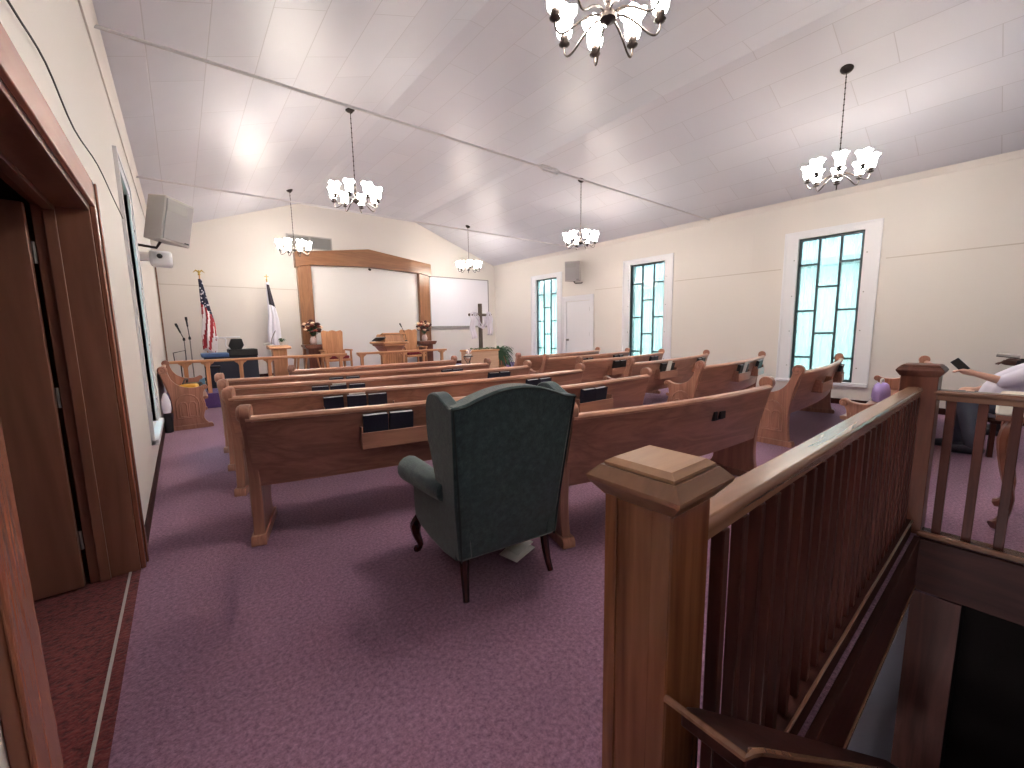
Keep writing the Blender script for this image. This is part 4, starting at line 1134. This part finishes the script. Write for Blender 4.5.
def capsules(chains):
    m = MB()
    for pts, rs in chains:
        pts = smoothpath([tuple(p) for p in pts], 3)
        n = len(pts)
        rr = []
        k = len(rs)
        for i in range(n):
            u = i/(n-1)*(k-1); a = min(int(u), k-2) if k > 1 else 0
            rr.append(rs[a]+(rs[min(a+1,k-1)]-rs[a])*(u-a))
        m.tube(pts, rr, 12)
        m.sphere(pts[0], rr[0]*.98, 12, 8); m.sphere(pts[-1], rr[-1]*.98, 12, 8)
    return m
def remesh(o, vox, it=3):
    r = o.modifiers.new('rem','REMESH'); r.mode = 'VOXEL'; r.voxel_size = vox; r.use_smooth_shade = True
    s = o.modifiers.new('smo','SMOOTH'); s.factor = .5; s.iterations = it
    return o
def hand_chains(w0, d, up, side, size=1.0, curl=.5):
    """wrist, direction of fingers, palm-normal, thumb side"""
    w0 = Vector(w0); d = Vector(d).normalized(); up = Vector(up); up = (up-d*up.dot(d)).normalized(); sd = d.cross(up).normalized()*side
    ch = []
    palm = w0+d*.045*size
    ch.append(([w0, palm, w0+d*.085*size], [.026*size,.032*size,.03*size]))
    for k, (off, L_) in enumerate([(.028,.068),(.010,.078),(-.009,.073),(-.027,.056)]):
        b = w0+d*.082*size+sd*off*size
        ch.append(([w0+d*.05*size+sd*off*.8*size, b, b+d*L_*.45*size-up*curl*.012, b+d*L_*.75*size-up*curl*.035, b+d*L_*.9*size-up*curl*.06], [.012*size,.0105*size,.0095*size,.009*size,.008*size]))
    b = w0+d*.03*size+sd*.028*size
    ch.append(([w0+d*.015*size, b, b+d*.03*size+sd*.02*size-up*.012, b+d*.058*size+sd*.022*size-up*.03*curl], [.016*size,.014*size,.011*size,.009*size]))
    return ch
def person(pel, face, label, skin, top_mat, leg_mat, armL, armR, lean=0.05, feet=None, hands=None, sleeve=.5):
    """seated figure; face = heading unit vector; armL/armR = (elbow, wrist, finger dir, palm up)"""
    t = thing('person', label, 'person', (0,0,0))
    P = Vector(pel); F_ = Vector((face[0],face[1],0)).normalized(); S = Vector((-F_.y,F_.x,0))   # S = left of the person
    U = Vector((0,0,1))
    chest = P+U*.34+F_*lean; neck = P+U*.55+F_*(lean+.02); head = P+U*.72+F_*(lean+.06)
    ch = [([P+S*.08-U*.02, P-S*.08-U*.02],[.11,.11]),([P, P+U*.16, chest, P+U*.47+F_*lean],[.125,.115,.13,.085]),
          ([chest+S*.10+U*.09, chest-S*.10+U*.09],[.085,.085]),([neck-U*.06, neck+U*.05],[.052,.05]),
          ([head-U*.055+F_*.02, head+U*.03],[.066,.088]),([head+F_*.07-U*.01, head+F_*.105-U*.03],[.016,.016]),
          ([head+S*.085-U*.01, head+S*.095+U*.02],[.014,.016]),([head-S*.085-U*.01, head-S*.095+U*.02],[.014,.016]),
          ([head-U*.09+F_*.055, head-U*.075+F_*.075],[.036,.03])]
    shirt = [([P+U*.02+S*.05, P+U*.02-S*.05],[.135,.135]),([P+U*.0, P+U*.18+F_*lean*.22, chest, P+U*.46+F_*lean],[.175,.165,.16,.10]),([chest+S*.11+U*.09, chest-S*.11+U*.09],[.098,.098])]
    legs = []; shoes = []
    for q, ft in ((1, feet[0]), (-1, feet[1])):
        hip = P+S*.09*q; ft = Vector(ft); knee = hip+F_*(.30 if lean < -.1 else .42)+S*.03*q+U*.02
        kn = Vector((ft.x*.35+knee.x*.65, ft.y*.35+knee.y*.65, P.z+.03))
        ank = ft+U*.10
        ch.append(([hip, kn, ank],[.075,.055,.038]))
        legs += [([hip, hip+(kn-hip)*.5, kn],[.10,.092,.075]),([kn, kn+(ank-kn)*.5, ank],[.074,.072,.058])]
        ch.append(([ank-U*.03, ft+F_*.12+U*.035],[.036,.03]))
        shoes.append(([ft+U*.045-F_*.05, ft+U*.045+F_*.06, ft+U*.038+F_*.17],[.044,.045,.036]))
    legs.append(([P+S*.07,P-S*.07],[.13,.13]))
    for q, arm in ((1, armL), (-1, armR)):
        sh_ = chest+S*.185*q+U*.10; el, wr, fd, pu = [Vector(a) for a in arm]
        ch.append(([sh_, (sh_+el)/2, el],[.052,.046,.038])); ch.append(([el, (el+wr)/2, wr],[.040,.036,.026]))
        ch += hand_chains(wr, fd, pu, q)
        e2 = sh_+(el-sh_)*sleeve*2 if sleeve < .5 else el
        shirt.append(([sh_-S*.02*q, (sh_+e2)/2, e2],[.08,.072,.062]))
        if sleeve > .5: shirt.append(([el, el+(wr-el)*.9],[.056,.042]))
    body = capsules(ch).build('body', skin, t); remesh(body, .008, 2)
    remesh(capsules(shirt).build('shirt', top_mat, t), .012, 4)
    remesh(capsules(legs).build('trousers', leg_mat, t), .012, 4)
    for s0 in shoes: remesh(capsules([s0]).build('shoe', shoe_m, t), .01, 3)
    hr = [([head+U*.045-F_*.02, head+U*.03-F_*.045, head-U*.03-F_*.05],[.092,.088,.075])]
    remesh(capsules(hr).build('hair', hair_m, t), .01, 3)
    ey = MB()
    for q in (-1,1): ey.sphere(head+F_*.085+S*.032*q+U*.012, .011, 8, 6)
    ey.build('eyes', hair_m, t)
    mo = MB(); mo.tube([head+F_*.092-U*.062+S*.022, head+F_*.098-U*.064, head+F_*.092-U*.062-S*.022], .006, 6); mo.build('mouth', plain('lip_%s' % skin.name, srgb(160,90,86), .5), t)
    return t
fa = (-.28,.96)
person((6.26,.12,.50), fa, 'person in a white shirt and grey jeans seated behind the right railing, forearm raised', skin_a, shirt_m, jeans,
       ((6.07,.10,.735),(6.05,.29,.80),(-.05,.95,.25),(.3,-.2,1)), ((6.52,.10,.66),(6.42,.30,.60),(-.2,.95,-.1),(0,0,1)), -.32,
       [(6.02,.25,0),(6.24,.38,0)], sleeve=.5)
t = thing('mobile_phone', 'dark phone held up in the raised hand of the person in white', 'phone', (6.04,.40,.878)); t.rotation_euler = (math.radians(-42),0,math.radians(-6))
MB().box(-.005,.005,-.036,.036,-.068,.068).build('case', navy_box, t, bevel=.003)
MB().box(-.0062,-.005,-.031,.031,-.062,.062).build('screen', black, t)
person((7.42,-.30,.50), (-.1,1), 'person in dark clothes seated farthest right by the right wall, holding a grey tablet', skin_b, dark_cloth, dark_cloth,
       ((7.15,-.12,.80),(7.12,.05,.845),(0,1,.1),(0,0,1)), ((7.60,-.12,.80),(7.40,.04,.85),(-.5,.8,.1),(0,0,1)), .03,
       [(7.20,.12,0),(7.50,.10,0)], sleeve=.6)
t = thing('tablet', 'flat grey tablet held in the dark hands at the right edge of the photo', 'tablet', (7.17,.12,.925)); t.rotation_euler = (.12,.0,0)
MB().box(-.12,.12,-.085,.085,-.008,.02).build('case', speaker_m, t, bevel=.004)
MB().box(-.12,.12,-.085,.085,-.016,-.008).build('back_cover', black, t, bevel=.003)
def plain_chair(loc, face, label):
    a = math.atan2(face[1], face[0])-PI/2
    t = thing('wooden_chair', label, 'chair', loc, a)
    MB().box(-.22,.22,-.22,.22,.33,.36).build('seat', dark_x, t, bevel=.01)
    for q in (-1,1):
        MB().box(q*.2-.018,q*.2+.018,.18,.215,0,.33).build('leg', dark_z, t)
        MB().tube([(q*.2,-.2,0),(q*.2,-.21,.4),(q*.2,-.28,.86)], .018, 8).build('leg', dark_z, t)
    m = MB()
    for z, y in ((.58,-.24),(.72,-.26),(.83,-.275)): m.box(-.2,.2,y-.01,y+.01,z-.03,z+.03)
    m.build('back_slats', dark_x, t)
plain_chair((6.27,.0,0), fa, 'plain dark wooden chair under the person in the white shirt')
plain_chair((7.44,-.34,0), (-.1,1), 'plain dark wooden chair under the dark-clothed person by the right wall')
# purple bag on the rear right pew
t = thing('purple_bag', 'lavender cloth bag hung over the rear right pew beside the far newel', 'bag', (6.1,.98,.44))
MB().loft([[(x*s0,y*s0*.5,z) for x,y in [(cos(2*PI*k/16)*.16,sin(2*PI*k/16)*.16) for k in range(16)]] for s0,z in ((.85,0),(1,.05),(.95,.12),(.75,.18),(.5,.20))]).build('bag_body', plain('lavender_cloth', srgb(168,150,214), .85, bump=.2, bscale=20), t)
MB().tube(smoothpath([(-.07,0,.19),(-.05,0,.24),(.05,0,.24),(.07,0,.19)],4), .01, 6).build('handle', pot_m, t)

# ------------------------------------------------------------------ light
wd = bpy.data.worlds.new('World'); scene.world = wd; wd.use_nodes = True
nt = wd.node_tree; bg = nt.nodes['Background']
tc = N(nt, 'ShaderNodeTexCoord'); sx = N(nt, 'ShaderNodeSeparateXYZ'); nt.links.new(tc.outputs['Generated'], sx.inputs[0])
cr = N(nt, 'ShaderNodeValToRGB'); cr.color_ramp.elements[0].position = .0; cr.color_ramp.elements[0].color = (.86,.93,1,1)
cr.color_ramp.elements[1].position = .8; cr.color_ramp.elements[1].color = (.62,.78,1,1)
nt.links.new(sx.outputs['Z'], cr.inputs['Fac']); nt.links.new(cr.outputs['Color'], bg.inputs['Color'])
bg.inputs['Strength'].default_value = 16.0

# ------------------------------------------------------------------ camera
cam = bpy.data.cameras.new('camera'); co = bpy.data.objects.new('camera', cam); COL.objects.link(co)
cam.sensor_width = 36; cam.lens = 411.147*36/1024; cam.clip_start = .05; cam.clip_end = 200
Rw = ((.780172,-.625358,-.016066),(-.094239,-.092103,-.99128),(.618425,.774883,-.130789))
right, down, fwd = [Vector(r_) for r_ in Rw]
up = -down; back = -fwd
M = Matrix(((right.x,up.x,back.x,0),(right.y,up.y,back.y,0),(right.z,up.z,back.z,1.30),(0,0,0,1)))
co.matrix_world = M
scene.camera = co
scene.view_settings.view_transform = 'Standard'
try: scene.view_settings.look = 'None'
except Exception: pass
scene.view_settings.gamma = 1; scene.view_settings.exposure = .57
scene.view_settings.use_curve_mapping = False
